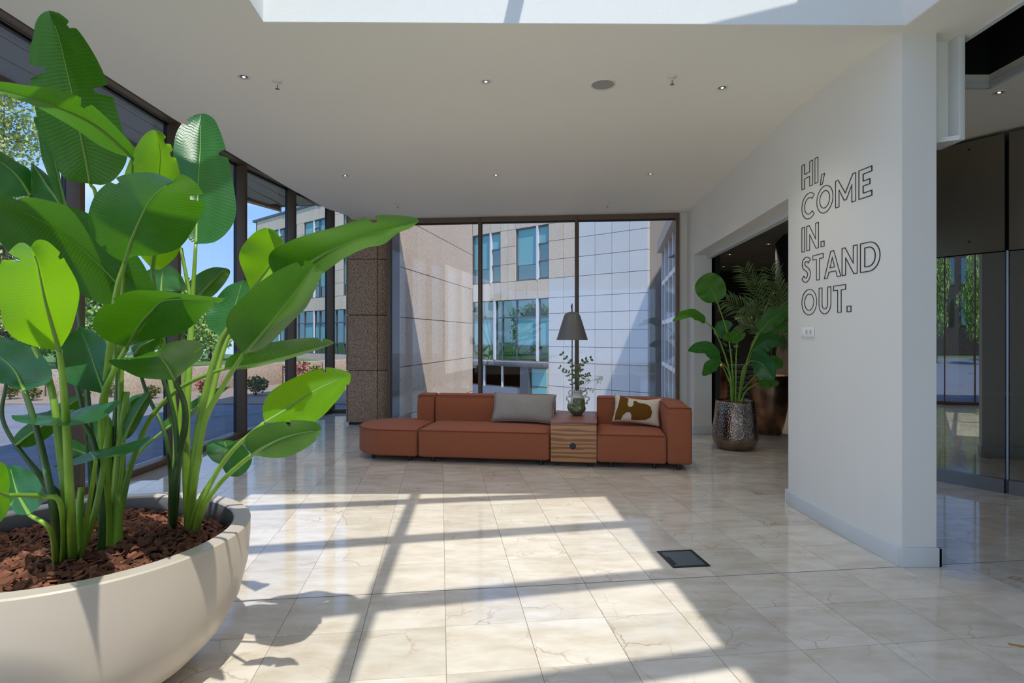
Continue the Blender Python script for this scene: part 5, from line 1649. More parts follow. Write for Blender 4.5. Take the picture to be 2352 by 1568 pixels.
mu_o = mul.build('bark_mulch', M['chip'], None, loc=(PC.x, PC.y, 0))
tag(mu_o, 'red-brown bark mulch filling the big planter', 'mulch', kind='stuff')
for i, (x, y, z, sz, eu, kk) in enumerate(spots[:240]):
    o = link('bark_chip', chip_meshes[kk], mu_o, (x, y, z + .006), None, (sz, sz, sz))
    o.rotation_euler = eu

# ---- bird-of-paradise clumps in the planter
def clump(name, px, py, label, hh=RH - 0.09):
    b = PH(px, py, hh)
    o = empty(name, b)
    tag(o, label, 'plant', 'bird-of-paradise clumps in the big planter')
    o['_b'] = 0
    return o, b
cA, bA = clump('bird_of_paradise', 168, 1285, 'clump of broad-leaved stalks at the front left of the big planter')
cB, bB = clump('bird_of_paradise', 255, 1275, 'tallest clump of pale green stalks in the middle of the big planter')
cC, bC = clump('bird_of_paradise', 398, 1208, 'dark-stemmed clump at the right of the big planter')
cD, bD = clump('bird_of_paradise', 432, 1215, 'light-stemmed clump leaning right out of the big planter')
cE, bE = clump('bird_of_paradise', 215, 1180, 'shaded clump at the back left of the big planter')
for o in (cA, cB, cC, cD, cE): del o['_b']
CL = {'A': (cA, bA), 'B': (cB, bB), 'C': (cC, bC), 'D': (cD, bD), 'E': (cE, bE)}

def bop(cl, mid, d0, d1, wpx, roll=0, fold=16, m='leaf', splits=(), via=None, dark=False, r0=0.017, spread=(0, 0), **kw):
    root, b = CL[cl]
    pts = zpts(mid, d0, d1)
    dm = (d0 + d1) / 2
    width = wpx * dm / F_PX / max(0.25, math.cos(R(roll)))
    blade(pts, width, roll, fold, 'leaf', M[m], root, b, splits, seed=int(mid[0][0] * 7 + mid[0][1]), **kw)
    base = pts[0]
    start = b + Vector((spread[0], spread[1], -0.05))
    if via:
        vp = [P(x, y, d) for x, y, d in via]
        path = [start] + vp + [base]
    else:
        up_ = start.lerp(base, 0.5); up_.z += 0.04; up_.x += (start.x - base.x) * .12
        path = [start, up_, base]
    sp_ = spline(path, 26)
    MB().tube([q - b for q in sp_], [r0 * (1 - 0.55 * i / 26) for i in range(27)], 9).build('stalk', M['stalk_dark' if dark else 'stalk'], root, smooth=True)

ZS = 2.1336
def A_(*pts): return [(x / ZS, y / ZS) for x, y in pts]
def B_(*pts): return [(x / ZS, y / ZS + 551) for x, y in pts]
def even(pts, n):
    """n+1 evenly spaced samples along a smooth curve through pixel points"""
    sp_ = spline([Vector((x, y, 0)) for x, y in pts], 120)
    cum = [0.0]
    for i in range(120): cum.append(cum[-1] + (sp_[i + 1] - sp_[i]).length)
    out = []; k = 0
    for i in range(n + 1):
        t = cum[-1] * i / n
        while k < 119 and cum[k + 1] < t: k += 1
        f = (t - cum[k]) / max(1e-9, cum[k + 1] - cum[k])
        out.append(sp_[k].lerp(sp_[k + 1], f))
    return out
def traced(cl, mid, ea, eb, d0, d1, fa=0.05, fb=0.05, m='leaf', splits=(), bow=0.0, ns=44, nh=7, rib=1.0):
    """leaf whose midrib and two margins were measured in the photo; depth runs d0 (base) to d1 (tip), margins fa/fb behind the midrib"""
    root, b = CL[cl]
    M0 = even(mid, ns); EA = even([mid[0]] + ea + [mid[-1]], ns); EB = even([mid[0]] + eb + [mid[-1]], ns)
    rnd = random.Random(int(mid[0][0] * 13 + mid[0][1]))
    ph = rnd.uniform(0, 6.28)
    op = {}
    for (side, s0, v0, gap) in splits: op[(side, int(s0 * ns))] = (v0, gap)
    vs = []; uv = []
    for i in range(ns + 1):
        s_ = i / ns
        env = math.sin(math.pi * min(1, max(0, s_))) ** .6
        for j in range(2 * nh + 1):
            v = -1 + j / nh
            side = -1 if v < 0 else 1
            E = EA if side < 0 else EB
            si = s_
            for (sd_, k), (v0, gap) in op.items():
                if sd_ == side and abs(v) > v0:
                    f = (abs(v) - v0) / (1 - v0) * gap
                    if i == k: si -= f * .5
                    if i == k + 1: si += f * .5
            x = min(max(si, 0), 1) * ns; k0 = min(int(x), ns - 1); fr = x - k0
            e = E[k0].lerp(E[k0 + 1], fr)
            mp = M0[i]
            a_ = abs(v)
            q = mp.lerp(e, a_)
            dd = d0 + (d1 - d0) * s_ + bow * math.sin(math.pi * s_)
            ff_ = fa if side < 0 else fb
            dd += ff_ * env * a_ ** 1.25 + 0.008 * math.sin(ph + s_ * 16 + side) * a_ ** 2 * env
            w3 = P(q.x, q.y, dd) - b
            vs.append((w3.x, w3.y, w3.z)); uv.append((s_ + 0.10 * a_ * 0, v))
    w = 2 * nh + 1
    fs = []
    for i in range(ns):
        for j in range(2 * nh):
            side = -1 if j < nh else 1
            vm = abs(-1 + (j + .5) / nh)
            o_ = op.get((side, i))
            if o_ and vm > o_[0]: continue
            fs.append((i * w + j, (i + 1) * w + j, (i + 1) * w + j + 1, i * w + j + 1))
    me = bpy.data.meshes.new('leaf')
    me.from_pydata(vs, [], fs)
    lay = me.uv_layers.new(name='leaf')
    for lo in me.loops: lay.data[lo.index].uv = uv[lo.vertex_index]
    me.materials.append(M[m])
    me.polygons.foreach_set('use_smooth', [True] * len(me.polygons))
    me.update()
    ob_ = link('leaf', me, root)
    k = int(ns * .94)
    cr = [Vector(vs[i * w + nh]) for i in range(k)]
    MB().tube(cr, [max(.0016, .0072 * rib * (1 - i / ns)) for i in range(k)], 7).build('midrib', M['midrib'], ob_, smooth=True)
    return P(mid[0][0], mid[0][1], d0)
def stalk(cl, top, via, r0=0.016, r1=0.007, m='stalk', spread=(0, 0)):
    root, b = CL[cl]
    path = [b + Vector((spread[0], spread[1], -.05))] + [P(x, y, d) for x, y, d in via] + [top]
    sp_ = spline(path, 30)
    MB().tube([q - b for q in sp_], [r0 + (r1 - r0) * i / 30 for i in range(31)], 9).build('stalk', M[m], root, smooth=True)
def Bv(*pts): return [(x / ZS, y / ZS + 551, d) for x, y, d in pts]
def Av(*pts): return [(x / ZS, y / ZS, d) for x, y, d in pts]

# tall leaf at the top left, seen from below
t_ = traced('B', A_((443, 900), (425, 800), (400, 680), (360, 480), (315, 290), (285, 170), (240, 52)),
       A_((370, 890), (310, 868), (265, 780), (190, 600), (152, 420), (143, 262), (162, 180), (175, 110), (205, 65)),
       A_((510, 905), (570, 870), (622, 780), (608, 670), (578, 560), (545, 452), (480, 300), (400, 170), (335, 100), (285, 62)), 2.82, 2.30, .07, .05, splits=((-1, .66, .62, .05), (1, .54, .6, .04), (1, .87, .78, .025)))
stalk('B', t_, Bv((600, 1100, 2.62), (560, 500, 2.72)) + Av((480, 1010, 2.8)))
# the leaf that sweeps out of the left edge
t_ = traced('B', A_((650, 775), (560, 690), (480, 625), (400, 578), (290, 530), (150, 480), (0, 440), (-80, 420)),
       A_((655, 722), (600, 655), (500, 555), (400, 480), (310, 447), (270, 433), (150, 420), (0, 400)),
       A_((560, 748), (470, 702), (370, 632), (250, 562), (160, 515), (60, 475)), 2.42, 1.45, -.06, .10, splits=((-1, .42, .55, .05),))
stalk('B', t_, Bv((585, 1050, 2.55), (600, 300, 2.5)))
t_ = traced('E', A_((320, 1010), (297, 920), (268, 800), (248, 700), (215, 620), (170, 572)), A_((285, 985), (235, 860), (202, 760), (186, 650), (165, 590)), A_((307, 930), (291, 840), (268, 720), (240, 630), (208, 576)), 2.9, 2.82, -.06, .02, 'leaf_blue')
stalk('E', t_, Bv((450, 1000, 2.8), (380, 300, 2.85)), m='stalk_dark')
t_ = traced('E', A_((305, 1010), (245, 930), (200, 860), (152, 797)), A_((230, 990), (152, 970), (146, 880)), A_((270, 905), (225, 850), (190, 822)), 2.94, 2.88, .05, .03, 'leaf_blue')
t_ = traced('E', A_((150, 958), (100, 880), (40, 820), (-80, 735)), A_((152, 900), (148, 835), (95, 800), (0, 742)), A_((60, 966), (-20, 962), (-80, 900)), 2.92, 2.75, .05, .05, 'leaf_blue')
stalk('E', t_, Bv((420, 900, 2.85), (250, 250, 2.9)), m='stalk_dark')
# leaf behind the big centre one, sunlit glow put into its colour
t_ = traced('C', A_((745, 1318), (765, 1150), (770, 950), (786, 760), (762, 638)), A_((660, 1210), (612, 1050), (600, 900), (640, 775), (690, 680), (735, 640)), A_((800, 1312), (885, 1215), (905, 1020), (880, 840), (838, 710), (800, 655)), 2.78, 2.30, .05, .05, 'leaf_sunlit', splits=((1, .90, .5, .03), (1, .80, .7, .03)))
stalk('C', t_, Bv((860, 900, 2.85), (800, 500, 2.85)))
# big centre leaf, from below
t_ = traced('B', A_((612, 1285), (640, 1190), (680, 1090), (725, 1000), (775, 938), (858, 888)), A_((545, 1252), (470, 1180), (432, 1100), (432, 1050), (470, 950), (560, 875), (650, 848), (740, 845), (800, 862)),
       A_((650, 1256), (760, 1250), (880, 1212), (960, 1100), (1004, 1000), (1000, 955), (965, 900), (920, 865), (880, 853)), 2.3, 1.66, .03, .05, splits=((1, .72, .72, .03), (-1, .62, .9, .02)))
stalk('B', t_, Bv((500, 1100, 2.5), (500, 900, 2.45), (535, 560, 2.38), (570, 260, 2.33)) , 0.02, .0085)
# wide dark leaf behind it
t_ = traced('B', A_((650, 1480), (560, 1370), (460, 1270), (350, 1172), (240, 1100), (120, 1040), (0, 992), (-80, 965)), A_((755, 1430), (740, 1370), (680, 1260), (560, 1130), (430, 1045), (340, 1010), (180, 970), (80, 963), (0, 955)),
       A_((560, 1492), (490, 1486), (390, 1440), (300, 1390), (150, 1310), (50, 1240), (0, 1185), (-60, 1090)), 2.62, 2.05, -.10, .16, splits=((-1, .86, .7, .025),))
stalk('B', t_, Bv((560, 1000, 2.55), (600, 500, 2.6)), m='stalk_dark')
# glowing leaf at the left
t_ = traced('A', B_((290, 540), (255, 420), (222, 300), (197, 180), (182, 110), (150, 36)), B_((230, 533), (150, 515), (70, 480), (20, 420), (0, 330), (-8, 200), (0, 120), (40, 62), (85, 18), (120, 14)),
       B_((312, 505), (352, 430), (386, 300), (385, 230), (360, 170), (325, 110), (300, 68), (235, 8), (180, 0)), 2.0, 1.30, .05, .05, 'leaf_sunlit', splits=((-1, .80, .6, .03), (1, .72, .85, .02)))
stalk('A', t_, Bv((345, 1300, 2.16), (325, 900, 2.10), (308, 680, 2.04)), .018, .0085)
stalk('A', P(*Bv((165, 520, 2.2))[0]), Bv((325, 1300, 2.2), (290, 1000, 2.2), (265, 790, 2.2), (225, 640, 2.2)), .016, .010, spread=(-.03, 0))
# upright leaf with the shadow edge across it
t_ = traced('D', A_((960, 1195), (965, 1050), (975, 850), (982, 700), (985, 556)), A_((925, 1172), (885, 1090), (855, 920), (850, 720), (880, 620), (940, 570)), A_((1050, 1186), (1120, 1130), (1156, 1050), (1148, 930), (1110, 740), (1060, 600), (1015, 560)), 2.72, 2.98, -.05, -.05, 'leaf_blue', splits=((1, .70, .72, .03), (-1, .88, .7, .02)))
stalk('D', t_, Bv((915, 900, 2.72), (935, 500, 2.73), (945, 270, 2.73)), .018, .0075)
stalk('D', P(*Av((888, 1215, 2.8))[0]), Bv((905, 900, 2.75), (940, 400, 2.78)), .016, .0075)
# cupped leaf in the middle
t_ = traced('B', B_((620, 525), (680, 420), (740, 350), (795, 300), (880, 290), (1000, 294), (1105, 285)), B_((530, 495), (470, 450), (455, 400), (480, 350), (550, 290), (640, 250), (760, 248), (880, 260), (960, 270), (1040, 278)),
       B_((720, 492), (850, 470), (930, 430), (1000, 362), (1050, 322), (1085, 302)), 2.2, 1.70, -.10, .14, splits=((-1, .38, .85, .02), (1, .90, .5, .02)))
stalk('B', t_, Bv((520, 1200, 2.45), (500, 900, 2.38), (510, 760, 2.33), (560, 640, 2.25)), .018, .0085, 'stalk')
t_ = traced('C', B_((855, 685), (822, 622), (792, 582), (765, 548)), B_((760, 682), (680, 672), (610, 640), (550, 612), (534, 588), (600, 580), (680, 570), (740, 546)), B_((930, 622), (985, 572), (998, 532), (970, 496), (900, 490), (830, 502), (795, 520)), 2.38, 1.80, .02, .02, splits=((-1, .68, .7, .02),))
stalk('C', t_, Bv((850, 1250, 2.62), (880, 1050, 2.58), (908, 900, 2.52), (900, 790, 2.45)), .02, .009, 'stalk_dark')
stalk('C', P(*Bv((795, 670, 2.5))[0]), Bv((870, 1150, 2.6), (862, 930, 2.58), (838, 800, 2.55)), .014, .008, 'stalk_dark')
t_ = traced('A', B_((515, 755), (480, 660), (445, 560), (420, 500), (388, 424)), B_((400, 726), (310, 682), (272, 600), (300, 530), (350, 450)), B_((535, 690), (540, 590), (520, 510), (462, 450)), 2.35, 2.62, -.05, -.05, 'leaf_blue')
stalk('A', t_, Bv((460, 1350, 2.35), (520, 1000, 2.4)), .014, .008)
t_ = traced('A', B_((120, 740), (80, 650), (25, 592), (-60, 545)), B_((235, 700), (255, 645), (205, 562), (130, 510), (60, 490), (0, 476)), B_((40, 712), (0, 692), (-60, 640)), 2.15, 2.3, -.04, -.04, 'leaf_blue')
stalk('A', t_, Bv((265, 1330, 2.15), (210, 1050, 2.15), (160, 860, 2.15)), .015, .009, 'stalk_dark', (-.05, 0))
# right-hand leaves
t_ = traced('D', A_((1400, 1378), (1530, 1278), (1650, 1212), (1800, 1152), (1950, 1112), (2056, 1082)), A_((1345, 1345), (1316, 1285), (1330, 1232), (1400, 1190), (1500, 1150), (1650, 1110), (1820, 1058), (1950, 1054), (2035, 1066)),
       A_((1500, 1372), (1580, 1340), (1680, 1270), (1790, 1216), (1880, 1196), (1950, 1142), (2010, 1118)), 2.42, 2.30, -.10, .10, splits=((-1, .74, .55, .03),))
stalk('D', t_, Bv((940, 1200, 2.58), (985, 850, 2.55), (1060, 560, 2.5), (1130, 420, 2.47), (1260, 290, 2.44)), .018, .0085)
t_ = traced('D', B_((1195, 555), (1280, 462), (1370, 352), (1450, 250), (1540, 122)), B_((1150, 505), (1110, 430), (1115, 370), (1170, 300), (1270, 210), (1360, 150), (1450, 110), (1512, 102)),
       B_((1260, 542), (1330, 500), (1430, 400), (1500, 330), (1545, 240), (1582, 155), (1572, 125)), 2.32, 2.00, -.08, .12, splits=((-1, .90, .4, .02), (1, .93, .4, .02)))
stalk('D', t_, Bv((950, 1200, 2.52), (1000, 900, 2.45), (1090, 720, 2.38)), .017, .008)
t_ = traced('D', A_((1230, 1425), (1282, 1360), (1330, 1290), (1348, 1220), (1312, 1118)), A_((1198, 1345), (1172, 1270), (1185, 1210), (1240, 1145), (1290, 1118)), A_((1320, 1352), (1402, 1245), (1402, 1200), (1370, 1158), (1338, 1125)), 2.68, 2.40, .04, .04, 'leaf_sunlit', splits=((1, .72, .7, .025),))
stalk('D', t_, Bv((960, 1100, 2.62), (1040, 750, 2.65), (1110, 500, 2.68)), .015, .0075)
t_ = traced('D', B_((1100, 630), (1250, 606), (1400, 568), (1550, 528), (1640, 505)), B_((1110, 590), (1150, 556), (1250, 520), (1400, 490), (1540, 478), (1612, 488)), B_((1200, 632), (1350, 600), (1500, 556), (1600, 522)), 2.5, 2.50, -.10, .04, splits=((-1, .88, .5, .02),))
stalk('B', t_, Bv((620, 1190, 2.6), (680, 1000, 2.62), (740, 870, 2.62), (860, 740, 2.58), (1000, 665, 2.53)), .014, .007)
t_ = traced('D', B_((1295, 895), (1400, 832), (1520, 752), (1620, 700), (1717, 655)), B_((1288, 850), (1292, 800), (1330, 740), (1430, 680), (1550, 635), (1612, 624), (1690, 640)), B_((1400, 892), (1540, 890), (1640, 800), (1690, 735), (1718, 690)), 2.25, 2.42, .08, -.10, 'leaf_sunlit', splits=((-1, .76, .72, .02), (1, .88, .8, .02)))
stalk('D', t_, Bv((985, 1310, 2.46), (1050, 1160, 2.4), (1150, 1020, 2.32)), .012, .0075, spread=(.03, 0))
t_ = traced('D', B_((1235, 1052), (1300, 1010), (1380, 972), (1470, 946), (1574, 932)), B_((1205, 1015), (1203, 970), (1250, 925), (1340, 895), (1440, 883), (1540, 890), (1572, 912)), B_((1320, 1066), (1400, 1063), (1480, 1030), (1545, 985)), 2.12, 2.05, -.06, .09, splits=((-1, .62, .55, .03), (1, .90, .7, .02)))
stalk('D', t_, Bv((1000, 1310, 2.44), (1080, 1190, 2.33), (1170, 1105, 2.2)), .011, .0075, spread=(.04, -.01))
t_ = traced('D', B_((1085, 1102), (1098, 1060), (1110, 1020), (1092, 976)), B_((1040, 1080), (1012, 1040), (1012, 1005), (1045, 980)), B_((1110, 1145), (1155, 1160), (1200, 1140), (1235, 1078), (1200, 1015), (1150, 985)), 2.6, 2.75, -.03, -.03, 'leaf_blue')
stalk('D', t_, Bv((970, 1290, 2.55),), .010, .007)
t_ = traced('C', B_((970, 276), (1012, 230), (1060, 182), (1108, 137)), B_((920, 255), (922, 210), (980, 160), (1045, 134)), B_((1030, 282), (1082, 236), (1120, 182), (1127, 150)), 2.85, 2.8, .03, .05)
stalk('C', t_, Bv((880, 900, 2.85), (930, 450, 2.87)), .012, .007)
t_ = traced('D', B_((1110, 492), (1122, 420), (1150, 330), (1190, 196)), B_((1060, 460), (1012, 410), (1012, 360), (1050, 300), (1110, 230)), B_((1150, 422), (1202, 340), (1226, 250), (1215, 205)), 2.8, 2.85, -.03, -.03, 'leaf_blue')
stalk('D', t_, Bv((985, 1000, 2.72), (1060, 640, 2.78)), .013, .0075)
t_ = traced('C', B_((790, 252), (792, 210), (796, 170), (805, 128)), B_((750, 235), (716, 160), (755, 138)), B_((900, 248), (915, 235), (882, 166), (835, 126)), 2.95, 2.98, 0, 0, 'leaf_blue')
# low level leaves, seen almost edge-on
t_ = traced('A', B_((355, 838), (330, 856), (300, 880), (265, 911)), B_((300, 828), (180, 850), (90, 858), (55, 860), (80, 888), (180, 906)), B_((440, 812), (520, 798), (582, 786), (575, 815), (500, 875), (380, 906)), 2.4, 1.98, -.02, -.02, 'leaf_blue')
stalk('B', t_, Bv((500, 1350, 2.4), (480, 1120, 2.42), (455, 980, 2.42), (400, 885, 2.41)), .015, .009, 'stalk_dark', (-.03, -.02))
t_ = traced('E', B_((75, 1008), (150, 950), (250, 880), (350, 800), (450, 742)), B_((62, 980), (110, 920), (220, 850), (330, 778)), B_((130, 1016), (200, 990), (300, 920), (400, 830)), 2.85, 2.9, .03, .05)
stalk('E', t_, Bv((250, 1250, 2.75), (150, 1100, 2.8)), .011, .008, 'stalk_dark')
t_ = traced('B', B_((605, 985), (642, 900), (690, 812), (740, 740)), B_((598, 930), (612, 870), (660, 800), (700, 755)), B_((652, 950), (702, 862), (732, 802)), 2.48, 2.46, .05, .04)
stalk('B', t_, Bv((590, 1200, 2.5),), .011, .007)
t_ = traced('C', B_((665, 870), (640, 830), (645, 790), (720, 748)), B_((628, 862), (615, 810), (640, 770), (680, 755)), B_((690, 850), (712, 800), (732, 765)), 2.6, 2.6, .03, .03, 'leaf_blue')
t_ = traced('C', B_((805, 930), (870, 885), (960, 820), (1050, 755), (1130, 718)), B_((798, 900), (812, 880), (870, 838), (960, 778), (1050, 730)), B_((860, 925), (930, 872), (1020, 802), (1100, 742)), 2.95, 3.05, .03, .04)
stalk('B', t_, Bv((625, 1140, 2.75), (700, 1025, 2.9)), .009, .006)
t_ = traced('A', B_((470, 1074), (462, 1062), (452, 1050), (440, 1036)), B_((380, 1100), (300, 1112), (262, 1107), (350, 1076), (400, 1056)), B_((560, 1060), (640, 1042), (700, 1005), (738, 960), (640, 992), (540, 1015)), 2.18, 2.42, -.02, -.02, 'leaf_blue')
stalk('A', t_, Bv((420, 1400, 2.3), (450, 1220, 2.25)), .011, .007, spread=(.03, 0))
t_ = traced('A', B_((40, 1250), (10, 1240), (-30, 1225), (-80, 1210)), B_((48, 1180), (28, 1105), (-10, 1085), (-80, 1090)), B_((50, 1300), (20, 1360), (-20, 1390), (-80, 1350)), 1.95, 1.85, .03, .03, 'leaf_sunlit')
stalk('A', t_, Bv((300, 1305, 2.12), (210, 1258, 2.06), (120, 1250, 2.0)), .010, .007, spread=(-.03, -.02))
t_ = traced('A', B_((145, 1346), (112, 1290), (82, 1230), (46, 1100)), B_((85, 1342), (42, 1285), (35, 1200), (30, 1130)), B_((205, 1292), (209, 1232), (182, 1162), (122, 1116)), 2.08, 2.26, -.03, -.03, 'leaf_blue')
stalk('A', t_, Bv((250, 1430, 2.12),), .010, .007, spread=(-.05, -.03))
t_ = traced('E', B_((430, 1050), (380, 1030), (330, 1015), (268, 1000)), B_((420, 1010), (350, 975), (290, 975)), B_((400, 1060), (330, 1052), (280, 1030)), 2.9, 2.95, -.02, -.02, 'leaf_blue')
t_ = traced('E', B_((30, 700), (5, 640), (-20, 580), (-60, 500)), B_((100, 690), (90, 600), (40, 500), (-20, 470)), B_((0, 700), (-60, 640)), 2.95, 2.95, .02, .02, 'leaf_blue')
stalk('E', t_, Bv((200, 1150, 2.85), (20, 900, 2.9)), .012, .008, 'stalk_dark')
t_ = traced('C', B_((660, 560), (690, 520), (730, 500), (790, 470)), B_((645, 530), (680, 490), (740, 470)), B_((700, 570), (760, 540), (800, 500)), 2.78, 2.7, .03, .03)
stalk('C', t_, Bv((820, 1000, 2.75), (720, 750, 2.78)), .011, .007, 'stalk_dark')
t_ = traced('E', B_((520, 1010), (500, 960), (495, 910), (500, 850)), B_((460, 1000), (440, 950), (455, 890)), B_((545, 990), (560, 930), (540, 870)), 2.9, 2.9, .02, .02, 'leaf_blue')
stalk('E', t_, Bv((500, 1200, 2.85),), .010, .007, 'stalk_dark')
# extra bare, cut stalks and leaf sheaths at the clump bases
for cl, dx, hh_, tip in (('A', -.01, .42, -.02), ('A', .03, .3, -.01), ('B', -.02, .62, -.03), ('B', .025, .7, .03), ('B', .0, .55, -.02), ('C', .0, .4, .02), ('D', .01, .36, .04)):
    root, b = CL[cl]
    pts = [(dx, 0, -.05), (dx + tip * .3, -.01, hh_ * .5), (dx + tip, 0.02, hh_)]
    MB().tube(spline([Vector(q) for q in pts], 12), [.026 - .014 * i / 12 for i in range(13)], 9).build('sheath', M['stalk_dark' if cl == 'C' else 'stalk'], root, smooth=True)

# ================================================================== POTS BY THE OPENING
def hammered(name, c, rough, scale, strength, c2=None):
    m, n, l, b = nodes_of(name)
    tc = n.new('ShaderNodeTexCoord')
    v = n.new('ShaderNodeTexVoronoi'); v.inputs['Scale'].default_value = scale; v.feature = 'SMOOTH_F1'
    l.new(tc.outputs['Object'], v.inputs['Vector'])
    bp = n.new('ShaderNodeBump'); bp.inputs['Strength'].default_value = strength; bp.inputs['Distance'].default_value = 0.01
    l.new(v.outputs['Distance'], bp.inputs['Height']); l.new(bp.outputs[0], b.inputs['Normal'])
    no = n.new('ShaderNodeTexNoise'); no.inputs['Scale'].default_value = 5; no.inputs['Detail'].default_value = 5
    l.new(tc.outputs['Object'], no.inputs['Vector'])
    r_ = n.new('ShaderNodeValToRGB'); r_.color_ramp.elements[0].color = tuple(x * .55 for x in c[:3]) + (1,); r_.color_ramp.elements[1].color = c2 or c
    r_.color_ramp.elements[0].position = .35; r_.color_ramp.elements[1].position = .65
    l.new(no.outputs[0], r_.inputs[0]); l.new(r_.outputs[0], b.inputs['Base Color'])
    b.inputs['Metallic'].default_value = 0.9; b.inputs['Roughness'].default_value = rough
    return m
M['silver_pot'] = hammered('hammered_silver', srgb(150, 132, 116), 0.14, 55, 0.6)
M['bronze_pot'] = hammered('bronze_glaze', srgb(150, 112, 86), 0.34, 60, 0.08, srgb(168, 128, 100))
QP = Vector((2.985, 7.86))
q1 = empty('plant_pot', (QP.x, QP.y, 0))
tag(q1, 'hammered silver-brown pot in the wall opening', 'pot')
MB().lathe([(0, 0), (0.20, 0), (0.235, 0.02), (0.272, 0.07), (0.291, 0.13), (0.292, 0.19), (0.278, 0.32), (0.260, 0.48), (0.246, 0.62), (0.243, 0.642), (0.228, 0.644), (0.226, 0.60), (0.0, 0.60)], 64).build('body', M['silver_pot'], q1, smooth=True)
MB().lathe([(0, 0.598), (0.226, 0.598), (0.226, 0.61), (0, 0.62)], 32).build('soil', M['soil'], q1)
def pot_chips(parent, r_, z, n, seed):
    rr = random.Random(seed); mb = MB()
    for _ in range(n):
        a = rr.uniform(0, 6.28); q = r_ * math.sqrt(rr.random())
        mt = Matrix.Translation((q * math.cos(a), q * math.sin(a), z + rr.uniform(0, .015))) @ Euler((rr.gauss(0, .4), rr.gauss(0, .4), rr.uniform(0, 6))).to_matrix().to_4x4() @ Matrix.Scale(rr.uniform(.012, .024), 4)
        vs, fs = shapes[rr.randrange(14)]
        mb.add([mt @ Vector(v) for v in vs], fs)
    tag(mb.build('mulch', M['chip'], parent), kind='stuff')
pot_chips(q1, .21, .615, 120, 3)
q2 = empty('plant_pot', (3.96, 9.05, 0))
tag(q2, 'tall tapered bronze pot holding the palm, behind the silver pot', 'pot')
MB().lathe([(0, 0), (0.165, 0), (0.185, 0.02), (0.235, 0.22), (0.275, 0.45), (0.295, 0.68), (0.292, 0.84), (0.284, 0.895), (0.268, 0.90), (0.262, 0.84), (0, 0.84)], 56).build('body', M['bronze_pot'], q2, smooth=True)
MB().lathe([(0, .838), (.262, .838), (.262, .85), (0, .86)], 32).build('soil', M['soil'], q2)
q3 = empty('plant_pot', (4.72, 13.35, 0))
tag(q3, 'dark bronze pot at the back of the lobby, left of the tapered one', 'pot')
MB().lathe([(0, 0), (0.19, 0), (0.21, 0.02), (0.27, 0.25), (0.30, 0.55), (0.30, 0.8), (0.285, 0.88), (0.26, 0.88), (0.26, 0.82), (0, 0.82)], 48).build('body', M['bronze_pot'], q3, smooth=True)
MB().lathe([(0, .818), (.262, .818), (.262, .83), (0, .84)], 32).build('soil', M['soil'], q3)
lm = leaf_cloud(160, lambda r: (r.gauss(0, .22), r.gauss(0, .22), r.uniform(.1, .75)), .09, 44)
z3 = empty('pot_shrub', (4.72, 13.35, .84))
tag(z3, 'dark leafy shrub in the bronze pot at the back of the lobby', 'plant')
lm.build('foliage', mat('dark_leaf', srgb(40, 62, 40), .5), z3)
MB().tube([(0, 0, -.05), (0.02, 0, .4)], .02, 6).build('stem', M['bark'], z3)

# strelitzia in the silver pot
rs = empty('bird_of_paradise', (QP.x, QP.y, 0.615))
tag(rs, 'slender bird-of-paradise plant in the hammered silver pot', 'plant')
bR = Vector((QP.x, QP.y, 0.615))
CL['R'] = (rs, bR)
def bop2(mid, d0, d1, wpx, roll=0, fold=16, m='leaf_small', splits=(), via=None, spread=(0, 0), **kw):
    bop('R', mid, d0, d1, wpx, roll, fold, m, splits, via, False, 0.014, spread, **kw)
bop2([(1647, 692), (1636, 668), (1625, 652), (1611, 634)], 7.85, 7.8, 66, 0, 10, spread=(-.03, 0), via=[(1683, 860, 7.86), (1672, 770, 7.86)], wide=.45, tipw=.42, basep=.7)
bop2([(1620, 738), (1598, 726), (1575, 724), (1545, 738)], 7.8, 7.5, 24, 35, 20, spread=(-.04, 0), via=[(1675, 850, 7.84), (1645, 765, 7.82)], splits=((-1, .8, .4, .05),))
bop2([(1648, 826), (1630, 806), (1610, 800), (1580, 806)], 7.75, 7.55, 34, 22, 18, 'leaf_blue', spread=(-.05, 0), via=[(1683, 900, 7.82), (1672, 850, 7.8)])
bop2([(1655, 828), (1640, 834), (1625, 845), (1613, 862)], 7.7, 7.45, 30, -30, 14, 'leaf_blue', spread=(-.05, -.02), via=[(1680, 890, 7.8)])
bop2([(1700, 762), (1690, 772), (1680, 778), (1660, 780)], 7.7, 7.4, 34, 40, 14, spread=(0, -.02), via=[(1690, 880, 7.84), (1692, 800, 7.8)])
bop2([(1745, 762), (1765, 740), (1790, 722), (1822, 705)], 7.8, 7.7, 40, -12, 14, spread=(.04, 0), via=[(1704, 870, 7.84), (1722, 810, 7.82)])
bop2([(1742, 760), (1765, 758), (1785, 748), (1822, 752)], 7.9, 7.8, 26, 35, 14, spread=(.05, .02), via=[(1706, 880, 7.88), (1725, 800, 7.9)])
bop2([(1725, 828), (1745, 832), (1762, 850), (1778, 872)], 7.65, 7.3, 54, 14, 16, 'leaf_blue', spread=(.04, -.03), via=[(1700, 900, 7.8), (1706, 848, 7.72)], wide=.42)
bop2([(1728, 806), (1748, 790), (1770, 780), (1800, 790)], 8.0, 7.9, 44, 18, 14, 'leaf_blue', spread=(.05, .03), via=[(1703, 880, 7.92)])
bop2([(1760, 838), (1775, 832), (1785, 835), (1798, 842)], 7.95, 7.9, 34, 20, 14, spread=(.05, .03), via=[(1702, 900, 7.9)])
bop2([(1738, 880), (1755, 878), (1770, 876), (1790, 878)], 7.6, 7.3, 24, 50, 14, spread=(.05, -.04), via=[(1712, 900, 7.75)])
